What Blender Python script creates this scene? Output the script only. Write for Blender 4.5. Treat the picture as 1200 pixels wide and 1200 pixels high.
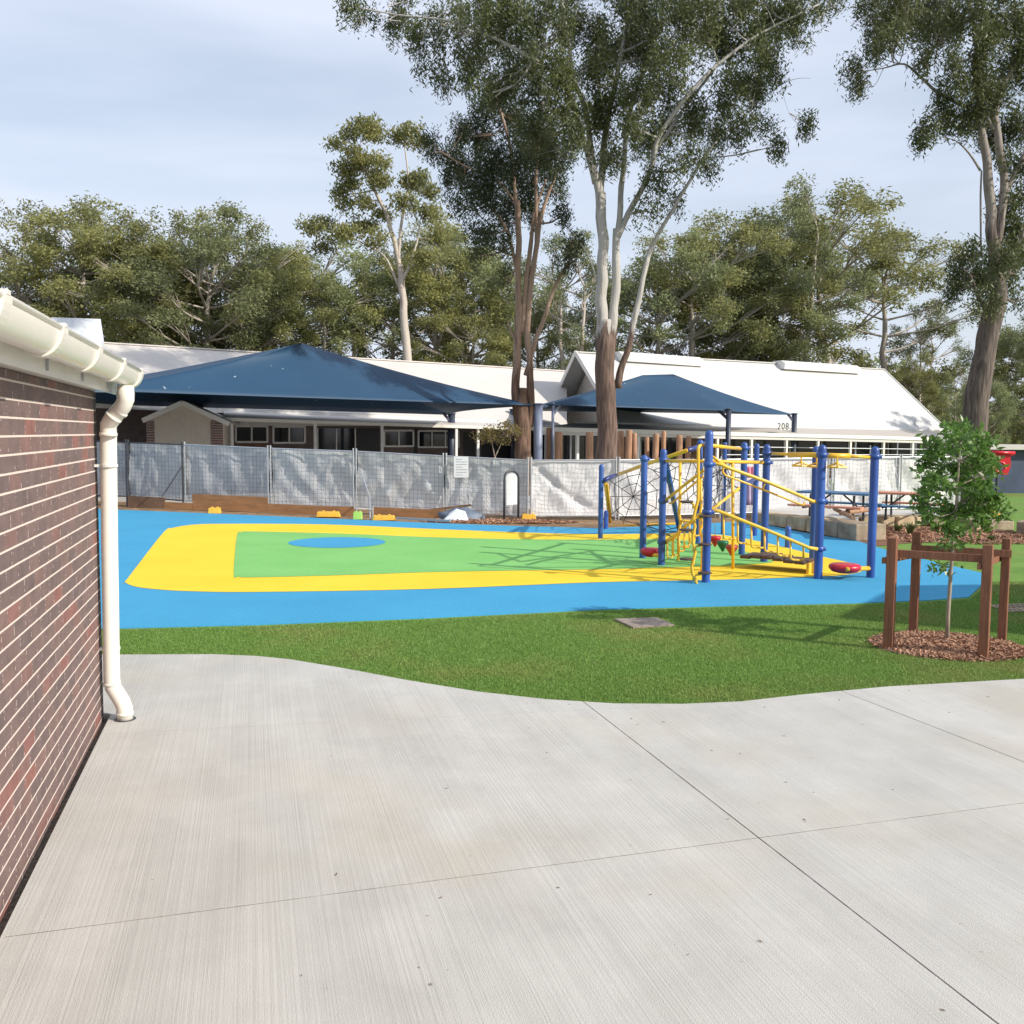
import bpy, math, random
import numpy as np
from mathutils import Vector, Matrix, noise
R = math.radians
S = bpy.context.scene
for o in list(bpy.data.objects): bpy.data.objects.remove(o)
col = S.collection
# ------------------------------------------------------------------ camera
F = 1150.0; H = 2.1; P = math.atan(92 / F); ROLL = R(0.45)
f_ = Vector((0, math.cos(P), -math.sin(P))); r0 = Vector((1, 0, 0)); u0 = Vector((0, math.sin(P), math.cos(P)))
r_ = math.cos(ROLL) * r0 + math.sin(ROLL) * u0; u_ = -math.sin(ROLL) * r0 + math.cos(ROLL) * u0
cd = bpy.data.cameras.new('camera'); cam = bpy.data.objects.new('camera', cd); col.objects.link(cam)
cd.sensor_width = 36; cd.lens = 36 * F / 1200; cd.clip_end = 3000; cd.clip_start = 0.05
m = Matrix.Identity(4)
for i in range(3):
    m[i][0] = r_[i]; m[i][1] = u_[i]; m[i][2] = -f_[i]
m[2][3] = H
cam.matrix_world = m; S.camera = cam
S.render.resolution_x = 1024; S.render.resolution_y = 1024
# ------------------------------------------------------------------ world + sun
SH = Vector((-0.89, 0.455, 0)).normalized()      # direction the shadows fall
EL = R(29)
sunv = Vector((-SH.x * math.cos(EL), -SH.y * math.cos(EL), math.sin(EL)))
W = bpy.data.worlds.new('World'); S.world = W; W.use_nodes = True
nt = W.node_tree; nt.nodes.clear()
N = nt.nodes.new; L = nt.links.new
sky = N('ShaderNodeTexSky'); sky.sky_type = 'NISHITA'; sky.sun_disc = False
sky.sun_elevation = EL; sky.sun_rotation = math.atan2(sunv.x, sunv.y); sky.air_density = 1.2; sky.dust_density = 2.0; sky.ozone_density = 1.0
tc = N('ShaderNodeTexCoord'); mp = N('ShaderNodeMapping'); mp.inputs['Scale'].default_value = (1.0, 1.0, 4.5); mp.inputs['Location'].default_value = (0.3, 0.2, 0.15)
nz = N('ShaderNodeTexNoise'); nz.inputs['Scale'].default_value = 1.5; nz.inputs['Detail'].default_value = 6; nz.inputs['Roughness'].default_value = 0.5; nz.inputs['Distortion'].default_value = 0.3
rp = N('ShaderNodeValToRGB'); rp.color_ramp.elements[0].position = 0.26; rp.color_ramp.elements[0].color = (.25,.25,.25,1); rp.color_ramp.elements[1].position = 0.6; rp.color_ramp.elements[1].color = (.93,.93,.93,1)
mx = N('ShaderNodeMix'); mx.data_type = 'RGBA'; mx.inputs['B'].default_value = (5.35, 5.8, 6.85, 1)
bg = N('ShaderNodeBackground'); bg.inputs['Strength'].default_value = 0.12; wo = N('ShaderNodeOutputWorld')
L(tc.outputs['Generated'], mp.inputs['Vector']); L(mp.outputs[0], nz.inputs['Vector']); L(nz.outputs['Fac'], rp.inputs[0]); L(rp.outputs[0], mx.inputs['Factor'])
L(sky.outputs[0], mx.inputs['A']); L(mx.outputs['Result'], bg.inputs[0]); L(bg.outputs[0], wo.inputs[0])
sd = bpy.data.lights.new('sun', 'SUN'); sd.energy = 4.1; sd.angle = R(0.6); sd.color = (1, 0.93, 0.83)
so = bpy.data.objects.new('sun', sd); col.objects.link(so); so.rotation_euler = (-sunv).to_track_quat('-Z', 'Y').to_euler()
S.view_settings.view_transform = 'Standard'; S.view_settings.look = 'None'; S.view_settings.gamma = 1; S.view_settings.exposure = 0.36
S.render.engine = 'CYCLES'
S.cycles.max_bounces = 6; S.cycles.transparent_max_bounces = 12

# ------------------------------------------------------------------ pixel -> place helpers
def ray(px, py):
    return f_ + r_ * ((px - 600) / F) - u_ * ((py - 600) / F)
def at(px, py, Y):
    d = ray(px, py); return Vector((0, 0, H)) + d * (Y / d.y)
def gnd(px, py, z=0.0):
    d = ray(px, py); return Vector((0, 0, H)) + d * ((z - H) / d.z)
def onplane(px, py, O, U):
    n = Vector((-U.y, U.x, 0)); d = ray(px, py); c = Vector((0, 0, H))
    t = (O - c).dot(n) / d.dot(n); return c + d * t

# ------------------------------------------------------------------ mesh builder
class MB:
    def __init__(s): s.v = []; s.f = []
    def add(s, vs, fs):
        b = len(s.v); s.v += [Vector(v) for v in vs]; s.f += [tuple(i + b for i in f) for f in fs]; return s
    def box(s, c, size, rz=0, M=None):
        c = Vector(c); x, y, z = [k / 2 for k in size]
        vs = [Vector((a, b, d)) for a in (-x, x) for b in (-y, y) for d in (-z, z)]
        if M is None: M = Matrix.Rotation(rz, 3, 'Z')
        vs = [M @ v + c for v in vs]
        return s.add(vs, [(0,1,3,2),(4,6,7,5),(0,4,5,1),(2,3,7,6),(0,2,6,4),(1,5,7,3)])
    def bar(s, a, b, w, h, up=Vector((0, 0, 1))):
        a = Vector(a); b = Vector(b); d = (b - a); l = d.length; d.normalize()
        sd = d.cross(up)
        if sd.length < 1e-4: sd = d.cross(Vector((0, 1, 0)))
        sd.normalize(); u = sd.cross(d)
        M = Matrix((d, sd, u)).transposed()
        return s.box((a + b) / 2, (l, w, h), M=M)
    def tube(s, pts, r, n=10, cap=True):
        pts = [Vector(p) for p in pts]
        if not isinstance(r, (list, tuple)): r = [r] * len(pts)
        rings = []; prev = None
        for i, p in enumerate(pts):
            if i == 0: d = pts[1] - p
            elif i == len(pts) - 1: d = p - pts[i - 1]
            else: d = (pts[i + 1] - p).normalized() + (p - pts[i - 1]).normalized()
            d.normalize()
            if prev is None:
                a = d.cross(Vector((0, 0, 1)));
                if a.length < 0.1: a = d.cross(Vector((0, 1, 0)))
            else: a = prev - d * prev.dot(d)
            a.normalize(); prev = a; b = d.cross(a)
            rings.append([p + (a * math.cos(2*math.pi*k/n) + b * math.sin(2*math.pi*k/n)) * r[i] for k in range(n)])
        vs = [v for g in rings for v in g]; fs = []
        for i in range(len(pts) - 1):
            for k in range(n):
                fs.append((i*n+k, i*n+(k+1)%n, (i+1)*n+(k+1)%n, (i+1)*n+k))
        if cap: fs.append(tuple(range(n))[::-1]); fs.append(tuple((len(pts)-1)*n+k for k in range(n)))
        return s.add(vs, fs)
    def lathe(s, c, prof, n=16):
        c = Vector(c); vs = []; fs = []
        for r, z in prof:
            for k in range(n): vs.append(c + Vector((r*math.cos(2*math.pi*k/n), r*math.sin(2*math.pi*k/n), z)))
        for i in range(len(prof) - 1):
            for k in range(n): fs.append((i*n+k, i*n+(k+1)%n, (i+1)*n+(k+1)%n, (i+1)*n+k))
        fs.append(tuple(range(n))[::-1]); fs.append(tuple((len(prof)-1)*n+k for k in range(n)))
        return s.add(vs, fs)
    def prism(s, pts, h):          # pts: coplanar ring, h: extrusion vector
        pts = [Vector(p) for p in pts]; n = len(pts); h = Vector(h)
        vs = pts + [p + h for p in pts]
        fs = [tuple(range(n))[::-1], tuple(range(n, 2*n))] + [(i, (i+1)%n, n+(i+1)%n, n+i) for i in range(n)]
        return s.add(vs, fs)
    def build(s, name, mat, parent=None, smooth=False, bevel=0):
        org = ORG.get(parent.name, Vector()) if parent else Vector()
        me = bpy.data.meshes.new(name); me.from_pydata([tuple(v - org) for v in s.v], [], s.f); me.update()
        import bmesh
        bm = bmesh.new(); bm.from_mesh(me); bmesh.ops.recalc_face_normals(bm, faces=bm.faces); bm.to_mesh(me); bm.free()
        if smooth:
            for p in me.polygons: p.use_smooth = True
        me.materials.append(mat)
        o = bpy.data.objects.new(name, me); col.objects.link(o)
        if parent: o.parent = parent; ORG[o.name] = org
        if bevel:
            b = o.modifiers.new('bevel', 'BEVEL'); b.width = bevel; b.segments = 2; b.limit_method = 'ANGLE'
        return o
ORG = {}
def thing(name, loc, label, cat, group=None):
    o = bpy.data.objects.new(name, None); col.objects.link(o); o.location = loc; o.empty_display_size = .1
    ORG[o.name] = Vector(loc); return tag(o, label, cat, group)
def tag(o, label=None, cat=None, group=None, kind=None):
    if label: o['label'] = label
    if cat: o['category'] = cat
    if group: o['group'] = group
    if kind: o['kind'] = kind
    return o
def struct(o): o['kind'] = 'structure'; return o
def recenter(o):                  # single-mesh top-level thing: origin to its base
    me = o.data; c = Vector(); 
    co = np.empty(len(me.vertices)*3, dtype=np.float32); me.vertices.foreach_get('co', co); co = co.reshape(-1,3)
    b = Vector(((co[:,0].min()+co[:,0].max())/2, (co[:,1].min()+co[:,1].max())/2, co[:,2].min())).copy()
    me.transform(Matrix.Translation(-b)); o.location = b; return o

# ------------------------------------------------------------------ materials
def newmat(name):
    m = bpy.data.materials.new(name); m.use_nodes = True; t = m.node_tree; t.nodes.clear()
    o = t.nodes.new('ShaderNodeOutputMaterial'); return m, t, o
def mat(name, c, rough=0.6, metal=0.0, var=0.12, scale=6.0, bump=0.0, bscale=40.0, c2=None, spec=0.5, coords='Object', sx=(1,1,1), coat=0):
    m, t, o = newmat(name); n = t.nodes.new; l = t.links.new
    b = n('ShaderNodeBsdfPrincipled'); l(b.outputs[0], o.inputs[0])
    b.inputs['Roughness'].default_value = rough; b.inputs['Metallic'].default_value = metal
    b.inputs['Specular IOR Level'].default_value = spec; b.inputs['Coat Weight'].default_value = coat
    tc = n('ShaderNodeTexCoord'); mp = n('ShaderNodeMapping'); mp.inputs['Scale'].default_value = sx; l(tc.outputs[coords], mp.inputs[0])
    nz = n('ShaderNodeTexNoise'); nz.inputs['Scale'].default_value = scale; nz.inputs['Detail'].default_value = 6; l(mp.outputs[0], nz.inputs['Vector'])
    rp = n('ShaderNodeMapRange'); rp.inputs['From Min'].default_value = .3; rp.inputs['From Max'].default_value = .7; l(nz.outputs['Fac'], rp.inputs['Value'])
    mx = n('ShaderNodeMix'); mx.data_type = 'RGBA'
    a = tuple(max(0, k*(1-var)) for k in c); d = c2 or tuple(min(1, k*(1+var)) for k in c)
    mx.inputs['A'].default_value = (*a, 1); mx.inputs['B'].default_value = (*d, 1)
    l(rp.outputs[0], mx.inputs['Factor']); l(mx.outputs['Result'], b.inputs['Base Color'])
    if bump:
        n2 = n('ShaderNodeTexNoise'); n2.inputs['Scale'].default_value = bscale; n2.inputs['Detail'].default_value = 4; l(mp.outputs[0], n2.inputs['Vector'])
        bp = n('ShaderNodeBump'); bp.inputs['Strength'].default_value = bump; bp.inputs['Distance'].default_value = 0.01; l(n2.outputs['Fac'], bp.inputs['Height']); l(bp.outputs[0], b.inputs['Normal'])
    return m
def leafmat(name, c1, c2, c3=None, trans=0.3, rough=0.5):
    m, t, o = newmat(name); n = t.nodes.new; l = t.links.new
    g = n('ShaderNodeNewGeometry'); oi = n('ShaderNodeObjectInfo')
    rp = n('ShaderNodeValToRGB'); rp.color_ramp.elements[0].color = (*c1, 1); rp.color_ramp.elements[1].color = (*c2, 1)
    if c3: e = rp.color_ramp.elements.new(0.93); e.color = (*c2, 1); rp.color_ramp.elements[-1].color = (*c3, 1)
    nz = n('ShaderNodeTexNoise'); nz.inputs['Scale'].default_value = .45; nz.inputs['Detail'].default_value = 2
    tc = n('ShaderNodeTexCoord'); l(tc.outputs['Object'], nz.inputs['Vector'])
    # clump tone + leaf tone
    a = n('ShaderNodeMath'); a.operation = 'MULTIPLY'; a.inputs[1].default_value = 0.45; l(g.outputs['Random Per Island'], a.inputs[0])
    a2 = n('ShaderNodeMapRange'); a2.inputs['From Min'].default_value = .32; a2.inputs['From Max'].default_value = .68; a2.inputs['To Max'].default_value = .55; l(nz.outputs['Fac'], a2.inputs['Value'])
    s_ = n('ShaderNodeMath'); s_.operation = 'ADD'; l(a.outputs[0], s_.inputs[0]); l(a2.outputs[0], s_.inputs[1]); l(s_.outputs[0], rp.inputs[0])
    hs = n('ShaderNodeHueSaturation'); mr = n('ShaderNodeMapRange'); mr.inputs['To Min'].default_value = .85; mr.inputs['To Max'].default_value = 1.2; l(oi.outputs['Random'], mr.inputs['Value']); l(mr.outputs[0], hs.inputs['Value'])
    l(rp.outputs[0], hs.inputs['Color'])
    b = n('ShaderNodeBsdfPrincipled'); b.inputs['Roughness'].default_value = rough; b.inputs['Specular IOR Level'].default_value = .4; l(hs.outputs[0], b.inputs['Base Color'])
    tr = n('ShaderNodeBsdfTranslucent'); l(hs.outputs[0], tr.inputs[0])
    ms = n('ShaderNodeMixShader'); ms.inputs[0].default_value = trans; l(b.outputs[0], ms.inputs[1]); l(tr.outputs[0], ms.inputs[2]); l(ms.outputs[0], o.inputs[0])
    return m

M = {}
M['white'] = mat('white_paint', (.68,.67,.64), .45, var=.04)
M['cream'] = mat('cream_steel', (.72,.695,.62), .3, var=.03, scale=2, spec=.6)
M['creamwall'] = mat('cream_wall', (.55,.5,.43), .7, var=.06)
M['roofwhite'] = mat('white_roof_steel', (.55,.545,.53), .45, var=.05, scale=.6)
M['roofcream'] = mat('cream_roof_steel', (.56,.525,.49), .5, var=.05, scale=.5)
M['silver'] = mat('silver_roof_steel', (.62,.64,.66), .35, .3, var=.06)
M['galv'] = mat('galvanised_steel', (.45,.47,.49), .45, .6, var=.12, scale=20)
M['darksteel'] = mat('dark_steel', (.06,.065,.075), .5, .3, var=.15)
M['postgrey'] = mat('blue_grey_post', (.17,.20,.28), .45, var=.06)
M['postnavy'] = mat('navy_post', (.035,.045,.075), .45, var=.06)
M['blue'] = mat('blue_powder_coat', (.026,.078,.31), .38, var=.22, scale=3, spec=.5, c2=(.04,.115,.39), sx=(1,1,.4))
M['navy'] = mat('dark_blue_clamp', (.02,.035,.16), .4, var=.1)
M['yellow'] = mat('yellow_powder_coat', (.80,.46,.035), .38, var=.12, scale=3)
M['red'] = mat('red_plastic', (.50,.012,.03), .35, var=.08)
M['greenp'] = mat('green_plastic', (.01,.13,.06), .4, var=.08)
M['redbrown'] = mat('faded_red_plastic', (.36,.05,.05), .45, var=.08)
M['stepbrown'] = mat('brown_rubber_step', (.07,.045,.035), .6, var=.15)
M['rope'] = mat('black_rope', (.035,.035,.04), .8, var=.2)
M['deck'] = mat('dark_brown_deck', (.085,.05,.035), .6, var=.3, scale=14)
M['timber'] = mat('red_brown_timber', (.21,.085,.045), .65, var=.3, scale=5, sx=(9,9,.7), bump=.4, bscale=25)
M['ply'] = mat('form_plywood', (.36,.18,.075), .7, var=.25, scale=2, sx=(1,1,5), bump=.2)
M['plydark'] = mat('weathered_board', (.17,.10,.06), .75, var=.3, scale=3)
M['log'] = mat('round_timber_log', (.36,.20,.115), .75, var=.3, scale=5, sx=(5,5,.5), bump=.4)
M['yelblock'] = mat('yellow_plastic_foot', (.75,.43,.05), .5, var=.12)
M['lime'] = mat('lime_plastic', (.35,.6,.12), .5, var=.1)
M['paper'] = mat('white_paper', (.8,.8,.8), .7, var=.03)
M['print'] = mat('black_print', (.05,.05,.06), .7, var=.03)
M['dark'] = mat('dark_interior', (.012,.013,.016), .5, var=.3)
M['soffit'] = mat('soffit_paint', (.55,.53,.5), .7, var=.04)  # even off-white for the soffit and verandah beam
M['orange'] = mat('faded_orange_board', (.62,.26,.16), .55, var=.12)
M['tableblue'] = mat('faded_blue_board', (.08,.19,.34), .5, var=.12)
M['stone'] = mat('sandstone', (.46,.33,.19), .85, var=.3, scale=3, bump=.8, bscale=12, c2=(.62,.50,.33))
M['stonedark'] = mat('weathered_sandstone', (.25,.19,.13), .85, var=.3, scale=3, bump=.8, bscale=12, c2=(.42,.34,.24))
M['shednavy'] = mat('navy_sheet_metal', (.045,.065,.12), .5, var=.35, scale=.8)
M['redtub'] = mat('red_moulded_plastic', (.55,.015,.03), .3, var=.08)
M['grate'] = mat('weathered_drain_lid', (.27,.22,.18), .85, var=.3, scale=12, bump=.5)
M['bag'] = mat('blue_grey_plastic_bag', (.12,.15,.2), .6, var=.3, scale=4, bump=.4, bscale=8)
M['bagwhite'] = mat('white_plastic_bag', (.62,.66,.7), .5, var=.15, scale=8)
M['pink'] = mat('pink_cloth', (.75,.22,.32), .8, var=.15)
M['mauve'] = mat('mauve_cloth', (.42,.33,.48), .8, var=.15)

def glassmat():
    m, t, o = newmat('window_glass'); n = t.nodes.new; l = t.links.new
    b = n('ShaderNodeBsdfPrincipled'); b.inputs['Base Color'].default_value = (.012,.015,.018,1); b.inputs['Roughness'].default_value = .06; b.inputs['Specular IOR Level'].default_value = .6
    l(b.outputs[0], o.inputs[0]); return m
M['glass'] = glassmat()

def brickmat(name, c1, c2, c3, mortar):
    m, t, o = newmat(name); n = t.nodes.new; l = t.links.new
    uv = n('ShaderNodeUVMap')
    sp = n('ShaderNodeSeparateXYZ'); l(uv.outputs[0], sp.inputs[0])
    CW, CH, MT = .24, .086, .010
    def mth(op, a, b=None, c=None):
        x = n('ShaderNodeMath'); x.operation = op
        for i, k in enumerate((a, b, c)):
            if k is None: continue
            if isinstance(k, (int, float)): x.inputs[i].default_value = k
            else: l(k, x.inputs[i])
        return x.outputs[0]
    v = mth('DIVIDE', sp.outputs['Y'], CH); row = mth('FLOOR', v); fv = mth('FRACT', v)
    off = mth('MULTIPLY', mth('MODULO', row, 2.0), .5)
    u = mth('ADD', mth('DIVIDE', sp.outputs['X'], CW), off); ci = mth('FLOOR', u); fu = mth('FRACT', u)
    # ragged joints
    nzj = n('ShaderNodeTexNoise'); nzj.inputs['Scale'].default_value = 14; l(uv.outputs[0], nzj.inputs['Vector'])
    jit = mth('MULTIPLY', mth('SUBTRACT', nzj.outputs['Fac'], .5), .05)
    bed = mth('LESS_THAN', mth('ADD', fv, jit), MT / CH)
    nzp = n('ShaderNodeTexNoise'); nzp.inputs['Scale'].default_value = 45; l(uv.outputs[0], nzp.inputs['Vector'])
    perp = mth('MULTIPLY', mth('LESS_THAN', fu, .006 / CW), mth('GREATER_THAN', nzp.outputs['Fac'], .54))
    mort = mth('MAXIMUM', bed, perp)
    cb = n('ShaderNodeCombineXYZ'); l(ci, cb.inputs[0]); l(row, cb.inputs[1])
    wn = n('ShaderNodeTexWhiteNoise'); wn.noise_dimensions = '2D'; l(cb.outputs[0], wn.inputs['Vector'])
    rp = n('ShaderNodeValToRGB'); cr = rp.color_ramp; cr.elements[0].color = (*c1, 1); cr.elements[1].color = (*c3, 1); cr.elements[1].position = .98
    e = cr.elements.new(.75); e.color = (*c2, 1); e = cr.elements.new(.91); e.color = tuple(a*.6+b*.4 for a, b in zip(c2, c3)) + (1,)
    l(wn.outputs['Value'], rp.inputs[0])
    ns = n('ShaderNodeTexNoise'); ns.inputs['Scale'].default_value = 9; ns.inputs['Detail'].default_value = 6; l(uv.outputs[0], ns.inputs['Vector'])
    mx = n('ShaderNodeMix'); mx.data_type = 'RGBA'; mx.blend_type = 'MULTIPLY'; mx.inputs['Factor'].default_value = .5; l(rp.outputs[0], mx.inputs['A']); 
    r2 = n('ShaderNodeValToRGB'); r2.color_ramp.elements[0].position = .3; r2.color_ramp.elements[0].color = (.5,.5,.5,1); r2.color_ramp.elements[1].position = .7; r2.color_ramp.elements[1].color = (1.2,1.15,1.1,1); l(ns.outputs['Fac'], r2.inputs[0]); l(r2.outputs[0], mx.inputs['B'])
    # mortar smears on the brick faces
    nd = n('ShaderNodeTexNoise'); nd.inputs['Scale'].default_value = 60; nd.inputs['Detail'].default_value = 2; l(uv.outputs[0], nd.inputs['Vector'])
    nd2 = n('ShaderNodeTexNoise'); nd2.inputs['Scale'].default_value = 5; l(uv.outputs[0], nd2.inputs['Vector'])
    sm = mth('MULTIPLY', mth('GREATER_THAN', nd.outputs['Fac'], .69), mth('GREATER_THAN', nd2.outputs['Fac'], .5))
    allm = mth('MAXIMUM', mort, mth('MULTIPLY', sm, .6))
    m2 = n('ShaderNodeMix'); m2.data_type = 'RGBA'; l(allm, m2.inputs['Factor']); l(mx.outputs['Result'], m2.inputs['A']); m2.inputs['B'].default_value = (*mortar, 1)
    b = n('ShaderNodeBsdfPrincipled'); b.inputs['Roughness'].default_value = .75; l(m2.outputs['Result'], b.inputs['Base Color'])
    hh = mth('ADD', mth('MULTIPLY', mth('SUBTRACT', 1.0, mort), 1.0), mth('MULTIPLY', ns.outputs['Fac'], .4))
    bp = n('ShaderNodeBump'); bp.inputs['Strength'].default_value = .6; bp.inputs['Distance'].default_value = .004; l(hh, bp.inputs['Height']); l(bp.outputs[0], b.inputs['Normal'])
    l(b.outputs[0], o.inputs[0]); return m
M['brick'] = brickmat('dark_brick', (.135,.096,.094), (.18,.118,.108), (.235,.105,.09), (.64,.54,.48))

def clothmat(name, c, trans, see):
    m, t, o = newmat(name); n = t.nodes.new; l = t.links.new
    tc = n('ShaderNodeTexCoord'); nz = n('ShaderNodeTexNoise'); nz.inputs['Scale'].default_value = 1.3; nz.inputs['Detail'].default_value = 4; l(tc.outputs['Object'], nz.inputs['Vector'])
    mx = n('ShaderNodeMix'); mx.data_type = 'RGBA'; mx.inputs['A'].default_value = (*[k*.8 for k in c], 1); mx.inputs['B'].default_value = (*[min(1,k*1.15) for k in c], 1); l(nz.outputs['Fac'], mx.inputs['Factor'])
    d = n('ShaderNodeBsdfDiffuse'); l(mx.outputs['Result'], d.inputs[0]); tr = n('ShaderNodeBsdfTranslucent'); l(mx.outputs['Result'], tr.inputs[0])
    a = n('ShaderNodeMixShader'); a.inputs[0].default_value = trans; l(d.outputs[0], a.inputs[1]); l(tr.outputs[0], a.inputs[2])
    tp = n('ShaderNodeBsdfTransparent'); b = n('ShaderNodeMixShader'); b.inputs[0].default_value = see; l(a.outputs[0], b.inputs[1]); l(tp.outputs[0], b.inputs[2]); l(b.outputs[0], o.inputs[0])
    return m
M['clothshaded'] = clothmat('shaded_fence_cloth', (.70,.72,.75), .25, .26)  # blue-grey with tree and sail shade put into the colour, more see-through
M['clothmid'] = clothmat('pale_shade_cloth', (.76,.77,.78), .2, .15)
M['clothwhite'] = clothmat('white_shade_cloth', (.78,.77,.77), .12, .06)
def sailmat():
    m, t, o = newmat('navy_sail_fabric'); n = t.nodes.new; l = t.links.new
    tc = n('ShaderNodeTexCoord'); nz = n('ShaderNodeTexNoise'); nz.inputs['Scale'].default_value = .8; nz.inputs['Detail'].default_value = 5; l(tc.outputs['Object'], nz.inputs['Vector'])
    mx = n('ShaderNodeMix'); mx.data_type = 'RGBA'; mx.inputs['A'].default_value = (.017,.050,.100,1); mx.inputs['B'].default_value = (.024,.068,.130,1); l(nz.outputs['Fac'], mx.inputs['Factor'])
    n2 = n('ShaderNodeTexNoise'); n2.inputs['Scale'].default_value = 5.5; n2.inputs['Detail'].default_value = 1; l(tc.outputs['Object'], n2.inputs['Vector'])
    gt = n('ShaderNodeMath'); gt.operation = 'GREATER_THAN'; gt.inputs[1].default_value = .78; l(n2.outputs['Fac'], gt.inputs[0])
    m2 = n('ShaderNodeMix'); m2.data_type = 'RGBA'; l(gt.outputs[0], m2.inputs['Factor']); l(mx.outputs['Result'], m2.inputs['A']); m2.inputs['B'].default_value = (.25,.32,.38,1)
    b = n('ShaderNodeBsdfPrincipled'); b.inputs['Roughness'].default_value = .55; b.inputs['Specular IOR Level'].default_value = .25; l(m2.outputs['Result'], b.inputs['Base Color'])
    l(b.outputs[0], o.inputs[0]); return m
M['sail'] = sailmat()

def barkmat(name, low, high, z0, z1, patch):
    m, t, o = newmat(name); n = t.nodes.new; l = t.links.new
    g = n('ShaderNodeNewGeometry'); sp = n('ShaderNodeSeparateXYZ'); l(g.outputs['Position'], sp.inputs[0])
    tc = n('ShaderNodeTexCoord'); mp = n('ShaderNodeMapping'); mp.inputs['Scale'].default_value = (5, 5, .6); l(tc.outputs['Object'], mp.inputs[0])
    nz = n('ShaderNodeTexNoise'); nz.inputs['Scale'].default_value = 1.0; nz.inputs['Detail'].default_value = 7; nz.inputs['Roughness'].default_value = .7; l(mp.outputs[0], nz.inputs['Vector'])
    mr = n('ShaderNodeMapRange'); mr.inputs['From Min'].default_value = z0; mr.inputs['From Max'].default_value = z1; l(sp.outputs['Z'], mr.inputs['Value'])
    ad = n('ShaderNodeMath'); ad.operation = 'ADD'; l(mr.outputs[0], ad.inputs[0])
    s2 = n('ShaderNodeMapRange'); s2.inputs['From Min'].default_value = .3; s2.inputs['From Max'].default_value = .7; s2.inputs['To Min'].default_value = -.35; s2.inputs['To Max'].default_value = .35; l(nz.outputs['Fac'], s2.inputs['Value']); l(s2.outputs[0], ad.inputs[1])
    st = n('ShaderNodeMapRange'); st.inputs['From Min'].default_value = .45; st.inputs['From Max'].default_value = .6; l(ad.outputs[0], st.inputs['Value'])
    n3 = n('ShaderNodeTexNoise'); n3.inputs['Scale'].default_value = 3; n3.inputs['Detail'].default_value = 8; l(mp.outputs[0], n3.inputs['Vector'])
    def var(c):
        x = n('ShaderNodeMix'); x.data_type = 'RGBA'; rr = n('ShaderNodeMapRange'); rr.inputs['From Min'].default_value = .35; rr.inputs['From Max'].default_value = .65; l(n3.outputs['Fac'], rr.inputs['Value']); l(rr.outputs[0], x.inputs['Factor'])
        x.inputs['A'].default_value = (*[k*.5 for k in c], 1); x.inputs['B'].default_value = (*[min(1,k*1.35) for k in c], 1); return x.outputs['Result']
    lo = var(low); hi = n('ShaderNodeMix'); hi.data_type = 'RGBA'; pr = n('ShaderNodeMapRange'); pr.inputs['From Min'].default_value = .55; pr.inputs['From Max'].default_value = .68; l(nz.outputs['Fac'], pr.inputs['Value']); l(pr.outputs[0], hi.inputs['Factor'])
    hi.inputs['A'].default_value = (*high, 1); hi.inputs['B'].default_value = (*patch, 1)
    mx = n('ShaderNodeMix'); mx.data_type = 'RGBA'; l(st.outputs[0], mx.inputs['Factor']); l(lo, mx.inputs['A']); l(hi.outputs['Result'], mx.inputs['B'])
    b = n('ShaderNodeBsdfPrincipled'); b.inputs['Roughness'].default_value = .85; l(mx.outputs['Result'], b.inputs['Base Color'])
    bp = n('ShaderNodeBump'); bp.inputs['Strength'].default_value = .8; bp.inputs['Distance'].default_value = .03; l(n3.outputs['Fac'], bp.inputs['Height']); l(bp.outputs[0], b.inputs['Normal']); l(b.outputs[0], o.inputs[0]); return m
M['bark_main'] = barkmat('gum_bark_main', (.13,.085,.065), (.42,.40,.37), 4.2, 6.2, (.24,.20,.17))
M['bark_mid'] = barkmat('gum_bark_peeling', (.15,.09,.06), (.33,.23,.17), 2.5, 6.5, (.15,.09,.06))
M['bark_right'] = barkmat('gum_bark_right', (.115,.088,.075), (.26,.225,.20), 6.5, 9.5, (.15,.12,.10))
M['bark_pale'] = barkmat('gum_bark_pale', (.34,.29,.24), (.46,.41,.35), 0, 6, (.28,.22,.18))
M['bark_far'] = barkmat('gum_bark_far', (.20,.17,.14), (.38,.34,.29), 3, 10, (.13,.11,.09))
M['twig'] = mat('twig_bark', (.30,.25,.19), .8, var=.25, scale=8)
M['leaf_gum'] = leafmat('gum_leaves', (.042,.055,.026), (.135,.155,.055), (.30,.28,.12))
M['leaf_mid'] = leafmat('dark_gum_leaves', (.032,.046,.024), (.10,.125,.045), (.20,.20,.07))
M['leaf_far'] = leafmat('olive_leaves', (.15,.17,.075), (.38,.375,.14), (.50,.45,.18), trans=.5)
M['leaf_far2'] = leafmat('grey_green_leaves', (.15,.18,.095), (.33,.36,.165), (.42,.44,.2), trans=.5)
M['leaf_young'] = leafmat('bright_leaves', (.05,.125,.025), (.17,.29,.06), (.42,.48,.18), rough=.35, trans=.4)
M['leaf_small'] = leafmat('shrub_leaves', (.05,.09,.025), (.13,.17,.05), (.3,.3,.1))
M['leaf_yellow'] = leafmat('yellow_brown_leaves', (.10,.09,.03), (.26,.2,.06))

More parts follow.
